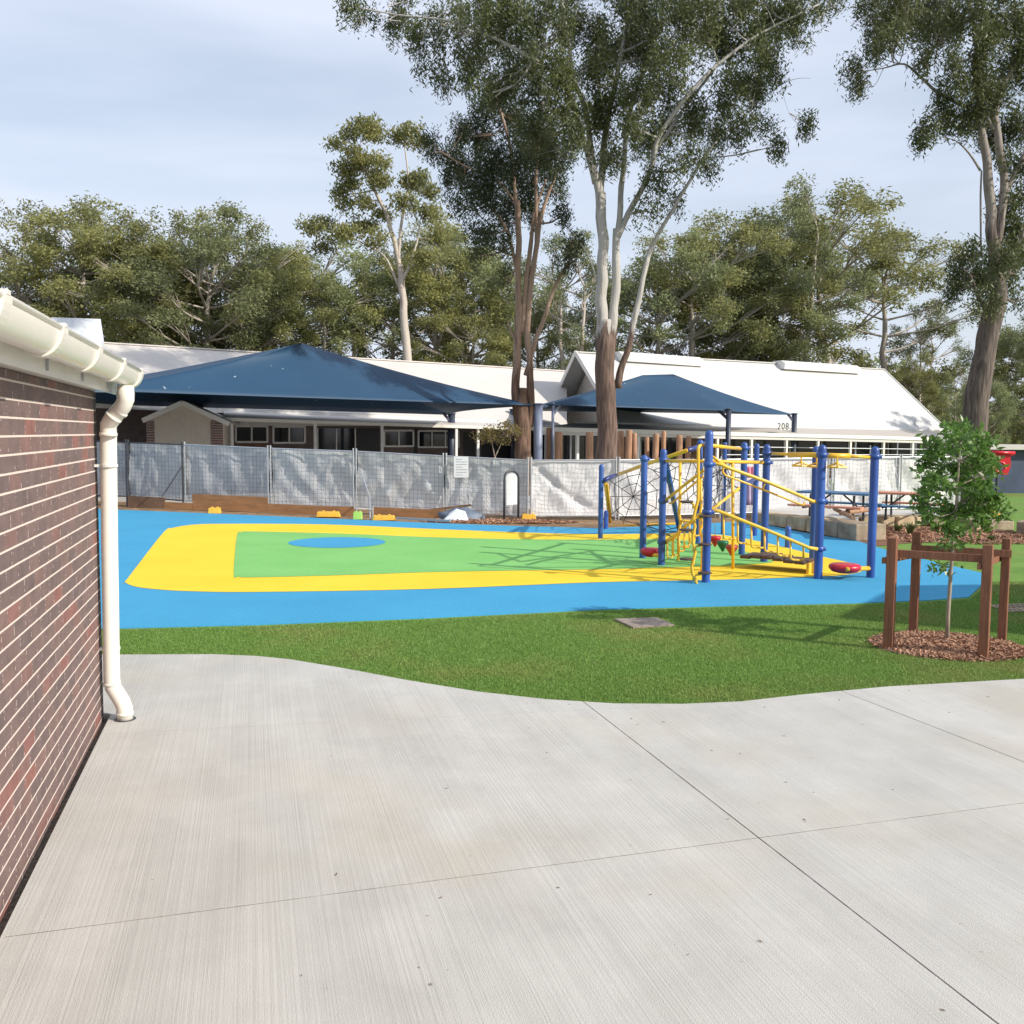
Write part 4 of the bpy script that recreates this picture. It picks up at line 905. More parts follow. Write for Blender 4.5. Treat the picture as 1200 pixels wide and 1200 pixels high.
# upper right handrails
pipe([q_(834,543,'d'), q_(844,544,PB['d']), q_(853,548,PB['d']), q_(900,565,14.2), q_(945,584,14.25), q_(952,587.5,14.3), q_(960,588,'j')], .026, 'handrail')
pipe([q_(833,534,'d'), q_(842,540,13.95), q_(852,547.5,13.95)], .022, 'handrail')
rr = [q_(851,547.5,14.6), q_(847.5,549,14.6), q_(847,553,14.6), q_(850,557,14.6), q_(866,563,14.7), q_(900,576,14.8), q_(935,590,14.9), q_(942,592,14.9), q_(943,588,14.9)]
pipe(rr, .016, 'handrail')
pipe([q_(896,568,14.3), q_(894,573,14.8)], .012, 'handrail_tie')
# upper left rails
pipe([q_(779,587,'c'), q_(800,570,15.0), q_(825,551,14.2)], .024, 'handrail'); pipe([q_(784,590,15.9), q_(788,589,15.9), q_(806,573,15.3), q_(824,558,14.8)], .016, 'handrail')
# lower right ladder rail and loops
rail = [(833,598),(842,599),(850,602),(880,614),(910,626),(940,638.5),(948,642),(958,643.5)]
pipe([q_(x,y,14.05) for x,y in rail], .026, 'handrail')
def ry(x):
    for (x0,y0),(x1,y1) in zip(rail, rail[1:]):
        if x0 <= x <= x1: return y0+(y1-y0)*(x-x0)/(x1-x0)
    return 643
xs = [848,864.5,880.5,896,911.5,926.5,941.5]
for a, b in zip(xs, xs[1:]):
    ya = ry(a); yb = ry(b); low = ya+30-(a-848)*.09
    pipe([q_(a,ya,14.08), q_(a,low-3,14.08), q_(a+.6,low-.8,14.08), q_(a+3,low,14.08), q_(b-3,low+.8,14.5), q_(b-.6,low-.2,14.5), q_(b,low-4,14.5), q_(b, yb+1,14.1)], .0155, 'rung_loop')
# lower left rail and loops
ll = [(780,634.5),(786,632),(800,620),(822,601),(828,600)]
pipe([q_(780,634.5,'c'), q_(786,632,15.4), q_(800,620,15.0), q_(818,604,14.3), q_(827,600,14.05)], .026, 'handrail')
for i,(a, la) in enumerate(((782,654),(789,651),(796,646),(802,640),(808,634),(814,628))):
    ya = 634.5-(a-780)*.8; Yq = 15.6-i*.25
    pipe([q_(a,ya,Yq), q_(a,la-2,Yq), q_(a+1,la,Yq), q_(a+5,la-.5,Yq+.5), q_(a+6,la-3,Yq+.5), q_(a+6,ya-4,Yq+.3)], .0145, 'rung_loop')
# corkscrew climber
cy_ = 13.75
cl = [(829,521.5),(822,521.5),(819.5,522.5),(818.3,526),(818.3,560),(818,586),(815,597),(812.5,608),(814.5,617),(812,627),(812,636),(815,646),(813,655),(810.5,664),(811.5,672),(815,680),(817,687)]
pts = [q_(x,y,cy_ if i > 1 else 14.0) for i,(x,y) in enumerate(cl)]; pts[-1].z = -.02
pipe(pts, .022, 'climber_pole')
for px, py, side in ((804.5,588,1),(827,605,-1),(804,621,1),(826,638,-1),(804,655,1),(826,671.5,-1)):
    c = q_(px,py,cy_); mb = MB().lathe(c, [(.05,-.02),(.092,-.008),(.1,.004),(.09,.014)], 16)
    mb.build('foot_step', M['stepbrown'], cf)
    e = q_(813,py+3,cy_); pipe([c+Vector((side*.06,0,-.012)), e, q_(812.5,py+8,cy_)], .018, 'step_bracket')
# second climber behind
cl2 = [(797,541),(797,590),(795.5,600),(797.5,612),(795,628),(795,644)]
pts = [q_(x,y,16.2) for x,y in cl2]; pts.append(xy(pts[-1])-Z(.02)); pipe(pts, .024, 'climber_pole')
for px, py in ((802,610),(791,626),(803,641)):
    c = q_(px+1,py,16.2); MB().lathe(c, [(.05,-.02),(.09,0),(.08,.012)], 14).build('foot_step', M['yellow'], cf)
cl3 = [(821,560),(822,592),(820,604),(823.5,612),(821,622),(823,634)]
pts = [q_(x,y,15.0) for x,y in cl3]; pts.append(xy(pts[-1])-Z(.02)); pipe(pts, .02, 'climber_pole')
# red seats
def seat(px, py, w, Yk, mt='red', h=.07):
    c = q_(px,py,Yk); r = w/2*c.y/F
    MB().lathe(c, [(r*.45,-h*1.0),(r*.8,-h*.75),(r*.98,-h*.25),(r,0),(r*.97,h*.35),(r*.85,h*.55)], 20).build('seat_pod', M[mt], cf, True)
seat(763,646,25,15.9,h=.09); pipe([q_(764,650,15.8), q_(773,651,'c')], .035, 'pod_arm')
seat(990,664.5,37,'j',h=.085); pipe([q_(992,667,14.1), q_(1020,666,'k')], .035, 'pod_arm')
for px, py, mt in ((838,630,'red'),(847,635.5,'greenp'),(857.5,640.5,'redbrown')):
    Yk = 16.0-(px-838)*.03; c = q_(px,py,Yk); MB().lathe(c, [(.014,-.15),(.03,-.12),(.085,-.04),(.10,0),(.09,.025)], 18).build('spinner_pod', M[mt], cf, True)
    pipe([c, q_(px,541,Yk)], .005, 'pod_cable', 'galv')
# overhead spinner bar
pipe([q_(903,531.2,'h'), q_(926,532.5,15.4)], .024, 'beam'); pipe([q_(925,532.6,15.4), q_(960,533.5,14.4)], .042, 'beam', 'yellow'); pipe([q_(967,533.5,'j'), q_(980,534.2,'j'), q_(996,534.4,'j')], .04, 'beam'); pipe([q_(994,534.4,'j'), q_(1022,536,'k')], .024, 'beam')
for px, py, Yk in ((939,544,15.0),(957,545,14.7),(981,545.5,14.2)):
    c = q_(px,py+1,Yk); sp_ = MB(); sp_.tube([q_(px,534,Yk), c], .012, 8)
    ring = [c + Vector((.15*math.cos(k*math.pi/3+.3), .15*math.sin(k*math.pi/3+.3), -.01)) for k in range(7)]
    sp_.tube(ring, .013, 8)
    for k in range(0,6,2): sp_.tube([c+Z(.05), ring[k]], .013, 8)
    sp_.build('spinner_handle', M['yellow'], cf)
# plank bridge
a = q_(871,643,'f'); b = q_(903,640,16.5); nb_ = 6
d0 = gnd(870,656); d1 = gnd(945,652)
br = MB()
P0 = q_(874,652,15.6); P1 = q_(950,652,15.0); dv = (P1-P0); Lp = dv.length; dv.normalize(); sd_ = Vector((-dv.y, dv.x, 0)).normalized()
for k in range(6):
    c = P0 + dv*(Lp*(k+.5)/6); c.z = .19 + .02*math.sin(k); br.box(c, (Lp/6*.9,.55,.05), math.atan2(dv.y, dv.x))
br.build('plank_deck', M['deck'], cf, bevel=.008)
for s_ in (1,): pipe([xy(P0)+sd_*.3*s_+Z(.14), xy(P1)+sd_*.3*s_+Z(.14)], .02, 'deck_rail')
MB().prism([xy(P1)+dv*.03-sd_*.28+Z(.0), xy(P1)+dv*.03+sd_*.28+Z(.0), xy(P1)+dv*.03+sd_*.28+Z(.17), xy(P1)+dv*.03-sd_*.28+Z(.17)], dv*.04).build('deck_skirt', M['yellow'], cf)
# pink and mauve cloth tied to the fence
pk = thing('hanging_banner', at(877,590,24.6), 'pink and mauve cloth banner hanging on the fence behind the climbing frame', 'banner')
for (y0,y1,mt) in ((547,560,'pink'),(563,592,'mauve')):
    Yb = 24.9; mb = MB(); n_ = 6; g = []
    for i in range(n_+1):
        for j in range(5): g.append(at(874+i*1.5, y0+(y1-y0)*j/4, Yb+.03*math.sin(i*1.7)))
    mb.add(g, [(i*5+j,(i+1)*5+j,(i+1)*5+j+1,i*5+j+1) for i in range(n_) for j in range(4)]); o = mb.build('cloth_piece', M[mt], pk, True); so_ = o.modifiers.new('s','SOLIDIFY'); so_.thickness = .01

# ------------------------------------------------------------------ picnic tables
def table(ax, ay, bx, by, Ya, Yb, top, seatc, lab):
    a = at(ax,ay,Ya); b = at(bx,by,Yb); t = thing('picnic_table', xy((a+b)/2), lab, 'picnic table', 'picnic tables by the fence')
    d = (xy(b)-xy(a)).normalized(); n = Vector((-d.y,d.x,0)); Lt = (xy(b)-xy(a)).length; zt_ = (a.z+b.z)/2; g0 = zt_-.62
    mb = MB()
    for k in range(3): mb.bar(xy(a)+n*(.24*(k-1))+Z(zt_), xy(b)+n*(.24*(k-1))+Z(zt_), .22, .045)
    mb.build('table_top', M[top], t)
    for s_ in (-1,1): 
        mb = MB().bar(xy(a)+n*.72*s_+Z(zt_-.27), xy(b)+n*.72*s_+Z(zt_-.27), .24, .04); mb.build('bench', M[seatc if s_ < 0 else top], t)
    for u in (.2,.8):
        c = xy(a)+d*Lt*u; mb = MB(); mb.tube([c-n*.75+Z(zt_-.31), c+n*.75+Z(zt_-.31)], .025, 8)
        mb.tube([c-n*.3+Z(zt_-.03), c-n*.35+Z(g0)], .028, 8); mb.tube([c+n*.3+Z(zt_-.03), c+n*.35+Z(g0)], .028, 8)
        mb.tube([c+Z(zt_-.31), c+d*(.35 if u < .5 else -.35)+Z(zt_-.03)], .02, 8); mb.build('leg_frame', M['darksteel'], t)
table(940,575.5,1024,579.5,22.5,21.5,'tableblue','orange','picnic table with faded blue top, nearer the climbing frame')
table(1028,577.5,1100,579,23.2,22.5,'orange','tableblue','picnic table with faded orange top, behind the young tree')
# paving kerb strip under tables
struct(sheet('table_paving', [p+Vector((0,.4,0)) for p in G([(885,612),(943,623),(1000,633)])]+[p+Vector((0,.3,0)) for p in G([(1013,617),(1108,616)])]+[Vector((11,25.5,0)),Vector((6.5,25.6,0))], .20, M['g_path'], .3))
# sandstone blocks
sb = 'sandstone retaining blocks'
blocks = [((880,612),(899,615),599,.55,'stone','first sandstone block at the left end of the curved wall'),((899,615),(921,619),601,.55,'stone','sandstone block behind the short blue post'),((921,619),(943,623),603,.55,'stone','sandstone block left of the paired blue posts'),((944,623),(958,626.5),604,.55,'stone','narrow sandstone block behind the paired blue posts'),((959,626.5),(981,630.5),607,.6,'stonedark','darker sandstone block right of the paired blue posts'),((981,630.5),(1003,634.5),610,.7,'stonedark','end sandstone block at the corner of the blue rubber')]
for (x0,y0),(x1,y1),ty,dp_,mt,lab in blocks:
    a = gnd(x0,y0); b = gnd(x1,y1); hh = (y0-ty)/F*a.y*.95; d = (b-a).normalized(); n = Vector((-d.y,d.x,0))
    if n.y < 0: n = -n
    tag(recenter(MB().prism([a+d*.01, b-d*.01, b-d*.01+n*dp_, a+d*.01+n*dp_], (0,0,hh)).build('sandstone_block', M[mt], bevel=.025)), lab, 'stone block', sb)
b2 = [((1010,617),(1049,617),604,'stone','long pale sandstone block behind the right-hand blue post'),((1051,617),(1090,616),605,'stone','long sandstone block under the orange picnic table'),((1092,617),(1107,617),606,'stonedark','small sandstone block behind the young tree'),((1143,622),(1158,621),609,'stonedark','sandstone block just right of the young tree'),((1159,622),(1189,622),609.5,'stonedark','sandstone block under the yellow seesaw'),((1190,626),(1225,628),610,'stonedark','sandstone block at the right edge')]
for (x0,y0),(x1,y1),ty,mt,lab in b2:
    a = gnd(x0,y0); b = gnd(x1,y1); hh = (y0-ty)/F*a.y*.95; d = (b-a).normalized(); n = Vector((-d.y,d.x,0))
    tag(recenter(MB().prism([a+d*.01, b-d*.01, b-d*.01+n*.5, a+d*.01+n*.5], (0,0,hh)).build('sandstone_block', M[mt], bevel=.03)), lab, 'stone block', sb)
for a, b, lab in (((978,598),(1000,610),'short weathered timber offcut lying askew on the sandstone wall'),((985,603),(1030,599),'long round timber pole lying on the sandstone wall')):
    p = gnd(*a, .42); q = gnd(*b, .42); tag(recenter(MB().tube([p+Z(.03), q+Z(.05)], .045, 8).build('timber_offcut', M['log'])), lab, 'timber')
# garden bed
struct(sheet('garden_bed', G([(1003,634),(1012,617),(1100,617),(1145,622),(1225,628),(1225,637),(1120,634),(1060,637),(1030,640)]), 0.004, M['g_mulch']))

# ------------------------------------------------------------------ navy shed, red panel, seesaw at right
NO = at(1165, 560, 37); ns = thing('navy_shed', xy(NO), 'navy sheet-metal shed with pale flat roof at the right edge', 'shed')
zl = at(1165,527,37).z; xa = at(1150,540,37).x; xb = xa+9
MB().prism([Vector((xa,37,-.1)), Vector((xb,37.6,-.1)), Vector((xb,37.6,zl)), Vector((xa,37,zl))], (-.3,3,0)).build('wall', M['shednavy'], ns)
MB().prism([Vector((xa-.3,36.6,zl+.01)), Vector((xb+.3,37.2,zl+.01)), Vector((xb+.3,41,zl+.01)), Vector((xa-.6,40.4,zl+.01))], (0,0,.17)).build('roof', M['roofcream'], ns)
rdp = thing('play_cubby_panel', xy(at(1172,560,33)), 'red moulded play panel with a round hole beside the navy shed', 'play panel')
Yr = 33; bm = bmesh.new()
outer = [(1160,531),(1188,531),(1187,534),(1184,535),(1185,545),(1181,556),(1176,557),(1163,552),(1160,545)]
cx, cy = 1172.3, 547.5
inner = [(cx+5.3*math.cos(2*math.pi*k/18), cy+5.3*math.sin(2*math.pi*k/18)) for k in range(18)]
ov = [bm.verts.new(at(x,y,Yr)-ORG[rdp.name]) for x,y in outer]; iv = [bm.verts.new(at(x,y,Yr)-ORG[rdp.name]) for x,y in inner]
es_ = [bm.edges.new((ov[i],ov[(i+1)%len(ov)])) for i in range(len(ov))]+[bm.edges.new((iv[i],iv[(i+1)%18])) for i in range(18)]
bmesh.ops.triangle_fill(bm, use_beauty=True, edges=es_)
r = bmesh.ops.extrude_face_region(bm, geom=bm.faces[:]); bmesh.ops.translate(bm, verts=[v for v in r['geom'] if isinstance(v,bmesh.types.BMVert)], vec=(0,.12,0)); bmesh.ops.recalc_face_normals(bm, faces=bm.faces)
me = bpy.data.meshes.new('panel'); bm.to_mesh(me); bm.free(); me.materials.append(M['redtub']); o = bpy.data.objects.new('panel', me); col.objects.link(o); o.parent = rdp
MB().tube([at(cx+6*math.cos(2*math.pi*k/18), cy+6*math.sin(2*math.pi*k/18), Yr-.02) for k in range(19)], .035, 8).build('hole_rim', M['redtub'], rdp, True)
MB().tube([at(1160,530,Yr-.05), at(1189,531,Yr-.05)], .06, 8).build('top_roll', M['redtub'], rdp, True)
for px in (1163,1169): p = at(px,550,Yr+.06); MB().tube([p, xy(p)-Z(.1)], .05, 8).build('leg', M['darksteel'], rdp)
ss = thing('spring_rocker', xy(gnd(1169,621)), 'small yellow and blue spring rocker near the right edge', 'spring rocker')
Yq = gnd(1169,622).y+.8
MB().prism([at(1158,605,Yq),at(1179,607,Yq),at(1178,601,Yq),at(1173,601,Yq),at(1167,603,Yq),at(1166,595,Yq),at(1160,595,Yq),at(1160,601,Yq),at(1157,601,Yq)], (0,.08,0)).build('body', M['yellow'], ss, bevel=.01)
p = at(1170,606,Yq+.04); MB().tube([p, xy(p)-Z(.02)], .035, 10).build('stem', M['blue'], ss)
# drain lids
dl = MB(); cs = G([(720,727),(770,725.5),(790,734),(742,737)]); dl.prism([c+Z(.0) for c in cs], (0,0,.022)); o = dl.build('drain_grate', M['grate']); tag(recenter(o), 'weathered rectangular drain lid set in the lawn near the rubber', 'drain lid')
dl = MB(); p0, p1, p2, p3 = [c for c in G([(1161,711),(1198,709),(1220,716),(1183,718)])]
for k in range(7):
    a = p0+(p1-p0)*(k/6); b = p3+(p2-p3)*(k/6); dl.bar(a+Z(.012), b+Z(.012), .03, .02)
for k in range(4):
    a = p0+(p3-p0)*(k/3); b = p1+(p2-p1)*(k/3); dl.bar(a+Z(.010), b+Z(.010), .03, .02)
tag(recenter(dl.build('drain_grate', M['stonedark'])), 'pale slotted drain grate in the lawn at the right edge', 'drain grate')

# ------------------------------------------------------------------ trees
def leaves(cent, sig, rng, n_per, L0, W0, droop=.6):
    cent = np.array(cent); k = np.repeat(np.arange(len(cent)), n_per); n = len(k)
    c = cent[k] + np.clip(rng.normal(0, 1, (n,3)),-1.9,1.9)*np.array(sig)[None,:]*(.8+.4*rng.random((n,1)))
    ax = rng.normal(0, 1, (n,3)); ax /= np.linalg.norm(ax, axis=1)[:,None]; ax[:,2] = ax[:,2]*(1-droop) - droop; ax /= np.linalg.norm(ax, axis=1)[:,None]
    s = rng.normal(0, 1, (n,3)); s -= (s*ax).sum(1)[:,None]*ax; s /= np.linalg.norm(s, axis=1)[:,None]
    Ll = L0*(.6+.8*rng.random(n))[:,None]; Ww = W0*(.6+.8*rng.random(n))[:,None]
    co = np.stack([c-ax*Ll/2, c+s*Ww/2-ax*Ll*.08, c+ax*Ll/2, c-s*Ww/2-ax*Ll*.08], 1)
    return co.reshape(-1,3)
def subclumps(c, rad, n, rng, flat=.8):
    v = rng.normal(0,1,(n,3)); v /= np.linalg.norm(v,axis=1)[:,None]; v *= (rng.random(n)**.45)[:,None]
    return np.array(c)[None,:] + v*np.array([rad,rad,rad*flat])[None,:]
def limb_pts(l, Y, base_r=True):
    pts = [at(p[0], p[1], Y + (p[3] if len(p) > 3 else 0)) for p in l]; rr = [p[2] for p in l]; return pts, rr
def fine(pts, rr, k=4, wob=0.04, seed=0):
    out = []; ro = []
    n = len(pts)
    for i in range(n-1):
        p0 = pts[max(i-1,0)]; p1 = pts[i]; p2 = pts[i+1]; p3 = pts[min(i+2,n-1)]
        for j in range(k):
            t = j/k; p = 0.5*((2*p1)+(-p0+p2)*t+(2*p0-5*p1+4*p2-p3)*t*t+(-p0+3*p1-3*p2+p3)*t**3); r = rr[i]+(rr[i+1]-rr[i])*t
            q = noise.noise_vector(p*1.3+Vector((seed,0,0)))*wob; q.z = 0; out.append(p+q*min(1,r*6)); ro.append(r*(1+.12*noise.noise(p*2.2)))
    out.append(pts[-1]); ro.append(rr[-1]); return out, ro
def big_tree(name, Y, limbs, clumps, label, bark, leafm, seed, L0=.15, W0=.036, dens=1.0, spread=2.2, sig=(.14,.14,.23), npc=62, group=None, flat=.75, rs=1.0):
    rng = np.random.default_rng(seed); random.seed(seed)
    base = limb_pts(limbs[0], Y)[0][0]; base = Vector((base.x, base.y, 0))
    t = thing(name, base, label, 'tree', group)
    tr = MB(); nodes = []
    for li, l in enumerate(limbs):
        pts, rr = limb_pts(l, Y); rr = [q*rs for q in rr]
        if li == 0: pts[0].z = -.1; pts[0].x = pts[1].x
        pts, rr = fine(pts, rr, 4, .06 if li == 0 else .1, seed+li)
        tr.tube(pts, rr, 14 if rr[0] > .15 else 8); nodes += [(p, r) for p, r in zip(pts[1:], rr[1:])]
    cents = []; tw = MB()
    for (px, py, r) in clumps:
        dy = rng.uniform(-spread, spread); c = at(px, py, Y+dy); rad = r*Y/F
        n = max(4, int(12*(rad/.8)**2*dens)); sc = subclumps(c, rad, n, rng, flat); cents.append(sc)
        # twig from the nearest limb node
        cand = min(nodes, key=lambda q: (q[0]-c).length + max(0, q[0].z-c.z)*.8); p0 = cand[0]; mid = (p0+c)/2 + Vector((0,0,-.12*(c-p0).length*.5)) + Vector(rng.normal(0,.12,3))
        r0_ = min(cand[1]*.6, .05); p_, q_r = fine([p0, mid, c], [r0_, r0_*.7, .012], 3, .1, seed); tw.tube(p_, q_r, 6, False)
        for s_ in sc[::2]:
            e = Vector(s_); st_ = p_[int(len(p_)*.55)] if (e-c).length > rad*.5 else c; m_ = (st_+e)/2+Vector((0,0,.05)); tw.tube([st_, m_, e], [.014,.010,.006], 4, False)
    tr.v += tw.v; tr.f += [tuple(i+len(tr.v)-len(tw.v) for i in f) for f in tw.f]; tr.build('trunk', M[bark], t, True)
    cents = np.concatenate(cents); co = leaves(cents, sig, rng, npc, L0, W0, .65) - np.array(base)[None,:]
    me = quick_mesh('crown', co, None, M[leafm]); o = bpy.data.objects.new('crown', me); col.objects.link(o); o.parent = t
    return t
main_l = [
 [(711,588,.50),(711,560,.42),(711,500,.385),(710,450,.375),(709,420,.37),(709,395,.34),(710,375,.25)],
 [(704,410,.26),(705,370,.23),(706,330,.21),(706,290,.20),(705,255,.20),(704,225,.18)],
 [(703,240,.15),(697,205,.13),(692,170,.12),(686,130,.10),(672,90,.08),(665,40,.06),(655,-20,.04)],
 [(704,232,.15),(706,190,.13),(712,140,.11),(722,90,.09),(735,30,.07),(745,-40,.04)],
 [(698,215,.11),(682,160,.10,-.6),(662,100,.085,-1.2),(625,70,.075,-1.5),(580,45,.06,-1.5),(530,25,.045,-1.2),(470,18,.03,-1),(415,8,.018,-1)],
 [(715,410,.20),(719,370,.18),(721,330,.165),(722,300,.15),(723,268,.15)],
 [(723,275,.12),(728,230,.11),(731,185,.10),(736,140,.09,.5),(755,80,.07,.8),(780,20,.05,1),(795,-40,.03,1)],
 [(724,278,.12),(742,240,.105),(762,200,.095,-.5),(772,160,.085,-.8),(806,112,.075,-1),(842,75,.06,-1),(890,40,.045,-1),(960,5,.025,-1)],
 [(768,175,.07,-.6),(800,130,.06,.3),(830,90,.05,.6),(860,50,.03,.8)],
 [(722,455,.15),(733,415,.12),(743,380,.115),(749,345,.10),(757,310,.09),(768,280,.08,.5),(795,235,.07,.8),(825,185,.055,.8),(850,155,.04,.8),(885,140,.02,.8)],
 [(700,330,.05),(690,300,.03),(680,285,.015)], [(850,110,.02,-1),(905,100,.013,-1),(935,92,.008,-1),(950,92,.005,-1)]]
main_c = [(405,8,12),(432,18,18),(462,30,24),(495,42,26),(525,22,30),(555,45,32),(595,18,38),(505,78,15),(520,95,12),(556,88,26),(600,66,36),(640,38,40),(642,92,36),(682,28,40),(690,85,36),(662,135,32),(705,140,32),(732,55,38),(742,112,36),(778,25,36),(762,165,30),(786,80,26),
 (820,25,34),(860,18,32),(900,12,32),(940,12,30),(972,8,18),(868,58,28),(902,58,26),(932,42,18),(856,95,28),(884,112,28),(902,85,20),(832,128,30),(862,150,26),(892,148,16),(905,172,11),(940,150,8),(795,150,30),(806,190,22),(772,208,20),(832,195,13),(788,238,17),(760,245,14),(648,185,26),(622,150,26),(715,185,22),
 (560,10,28),(470,-10,20),(640,-15,30),(720,-20,30),(800,-25,30),(880,-20,30),(735,15,36),(810,-5,34),(570,110,18),(680,160,22),(745,150,24),(775,110,26),(812,60,20),(845,45,22),(842,165,16),(818,150,18),(770,60,26),(620,100,30),(590,100,22),(900,30,26),(715,60,28)]
big_tree('gum_tree', 29.5, main_l, main_c, 'tallest gum tree with thick dark lower trunk splitting into two white stems', 'bark_main', 'leaf_gum', 11, dens=1.35, npc=120, rs=.78)
mid_l = [
 [(613,596,.40),(613,560,.33),(613,520,.31),(612,480,.27),(612,455,.20)],
 [(607,500,.17),(605,460,.17),(606,420,.15),(607,370,.13),(607,320,.11),(608,270,.11),(607,235,.08)],
 [(619,500,.16),(621,470,.16),(621,430,.14),(618,375,.12),(624,330,.10),(629,285,.10),(638,240,.07),(652,205,.04)],
 [(616,440,.10),(627,400,.09),(640,368,.08),(645,350,.07),(658,322,.05),(670,300,.03)],
 [(612,390,.12),(616,340,.10),(622,290,.08),(626,250,.06),(640,210,.03)],
 [(608,330,.08),(600,290,.07),(590,262,.06),(572,240,.04)],
 [(608,285,.08),(603,220,.07),(595,160,.06),(580,110,.04)],
 [(629,290,.07),(628,220,.06),(632,160,.05),(636,120,.03)],
 [(606,400,.06),(599,390,.05),(595,375,.02)], [(606,240,.05),(580,210,.045),(545,195,.03),(505,170,.015)]]
mid_c = [(500,165,12),(522,178,22),(560,165,30),(545,200,26),(588,190,32),(568,228,30),(538,238,14),(600,238,28),(622,214,26),(560,270,20),(583,288,20),(642,178,30),(602,140,30),(560,130,18),(588,112,24),(652,228,14),(660,250,14),(668,285,14),(662,310,12),(530,212,16),(592,320,12),(630,250,14),(600,262,16),(545,150,16),(650,200,18),(615,170,26),(575,200,20),(555,300,12)]
big_tree('gum_tree', 34.0, mid_l, mid_c, 'gum tree with bundled peeling reddish-brown stems left of the tallest gum', 'bark_mid', 'leaf_mid', 12, dens=1.6, npc=115, rs=.9)
right_l = [
 [(1138,600,.52),(1140,560,.45),(1143,500,.40),(1146,460,.38),(1152,425,.37),(1156,400,.35),(1163,372,.33),(1168,345,.28),(1167,320,.24),(1166,290,.21)],
 [(1166,300,.20),(1162,270,.17),(1159,230,.15),(1157,190,.14),(1150,150,.12),(1148,110,.10),(1140,70,.07)],
 [(1167,290,.16),(1174,245,.14),(1176,210,.13),(1171,170,.12),(1166,140,.11),(1156,105,.10),(1147,75,.09),(1143,40,.08),(1135,0,.06),(1128,-50,.04)],
 [(1167,150,.08),(1170,115,.08),(1178,95,.07),(1188,75,.06),(1198,50,.04),(1205,10,.03)],
 [(1165,152,.07),(1150,132,.06),(1125,122,.055),(1098,108,.05),(1078,90,.045),(1060,75,.035),(1035,80,.02),(1008,84,.012)],
 [(1175,235,.10),(1188,205,.09),(1205,175,.08),(1225,140,.05)],
 [(1150,200,.03),(1149,240,.035),(1150,280,.03),(1151,300,.02)],
 [(1149,200,.04),(1136,180,.03),(1120,165,.02),(1100,160,.012)],
 [(1168,345,.12),(1180,320,.10),(1192,290,.08),(1205,260,.06)], [(1160,372,.08),(1148,350,.06),(1138,325,.04),(1128,315,.02)]]
right_c = [(998,84,12),(1004,100,9),(1018,8,22),(1048,18,26),(1045,48,18),(1085,8,32),(1100,42,26),(1130,18,30),(1085,70,16),(1152,48,24),(1182,28,32),(1190,90,28),(1112,72,17),(1100,125,20),(1120,103,18),(1136,140,26),(1090,148,12),(1110,146,16),(1076,163,8),(1162,165,22),(1186,150,28),(1146,92,20),(1198,200,18),(1190,240,24),(1192,272,28),(1176,300,24),(1136,300,16),(1126,322,19),(1146,330,22),(1118,345,10),(1160,350,17),(1186,322,24),(1210,290,26),(1200,350,14),(1180,60,24),(1165,110,22),(1060,-15,24),(1120,-20,26),(1180,-20,26),(1230,60,34),(1230,160,30),(1035,28,18),(1075,35,18),(1022,60,8),(1150,130,18),(1180,190,16)]
big_tree('gum_tree', 28.0, right_l, right_c, 'large leaning gum tree at the right with a gnarled grey trunk', 'bark_right', 'leaf_gum', 13, dens=1.7, npc=125, rs=.84)
pale_l = [[(479,560,.30),(478,430,.24),(474,385,.22),(472,345,.20),(468,310,.17)],[(468,312,.15),(462,285,.13),(455,258,.11),(443,230,.09),(428,200,.06),(420,170,.03)],
 [(471,330,.11),(480,310,.09),(488,285,.06),(492,262,.03)],[(467,305,.09),(470,265,.08),(478,215,.06),(474,170,.03)],[(472,345,.08),(463,325,.07),(450,300,.05),(425,285,.03),(390,270,.02)]]
pale_c = [(393,166,9),(408,158,9),(428,150,15),(440,158,9),(413,178,7),(468,158,11),(480,152,8),(492,166,9),(408,198,14),(424,192,11),(447,190,10),(398,226,10),(412,212,11),(440,212,14),(488,212,16),(502,224,10),(474,238,12),(430,238,10),(408,240,9),(368,264,11),(385,262,10),(404,272,12),(425,262,12),(440,280,11),(500,250,12),(515,280,12),(497,300,13),(450,250,8),(380,290,10)]
big_tree('gum_tree', 56.0, pale_l, pale_c, 'slender gum tree with smooth pale trunk and tufted open crown', 'bark_pale', 'leaf_far', 14, L0=.26, W0=.09, dens=1.2, spread=1.5, sig=(.30,.30,.20), npc=80, flat=.7)

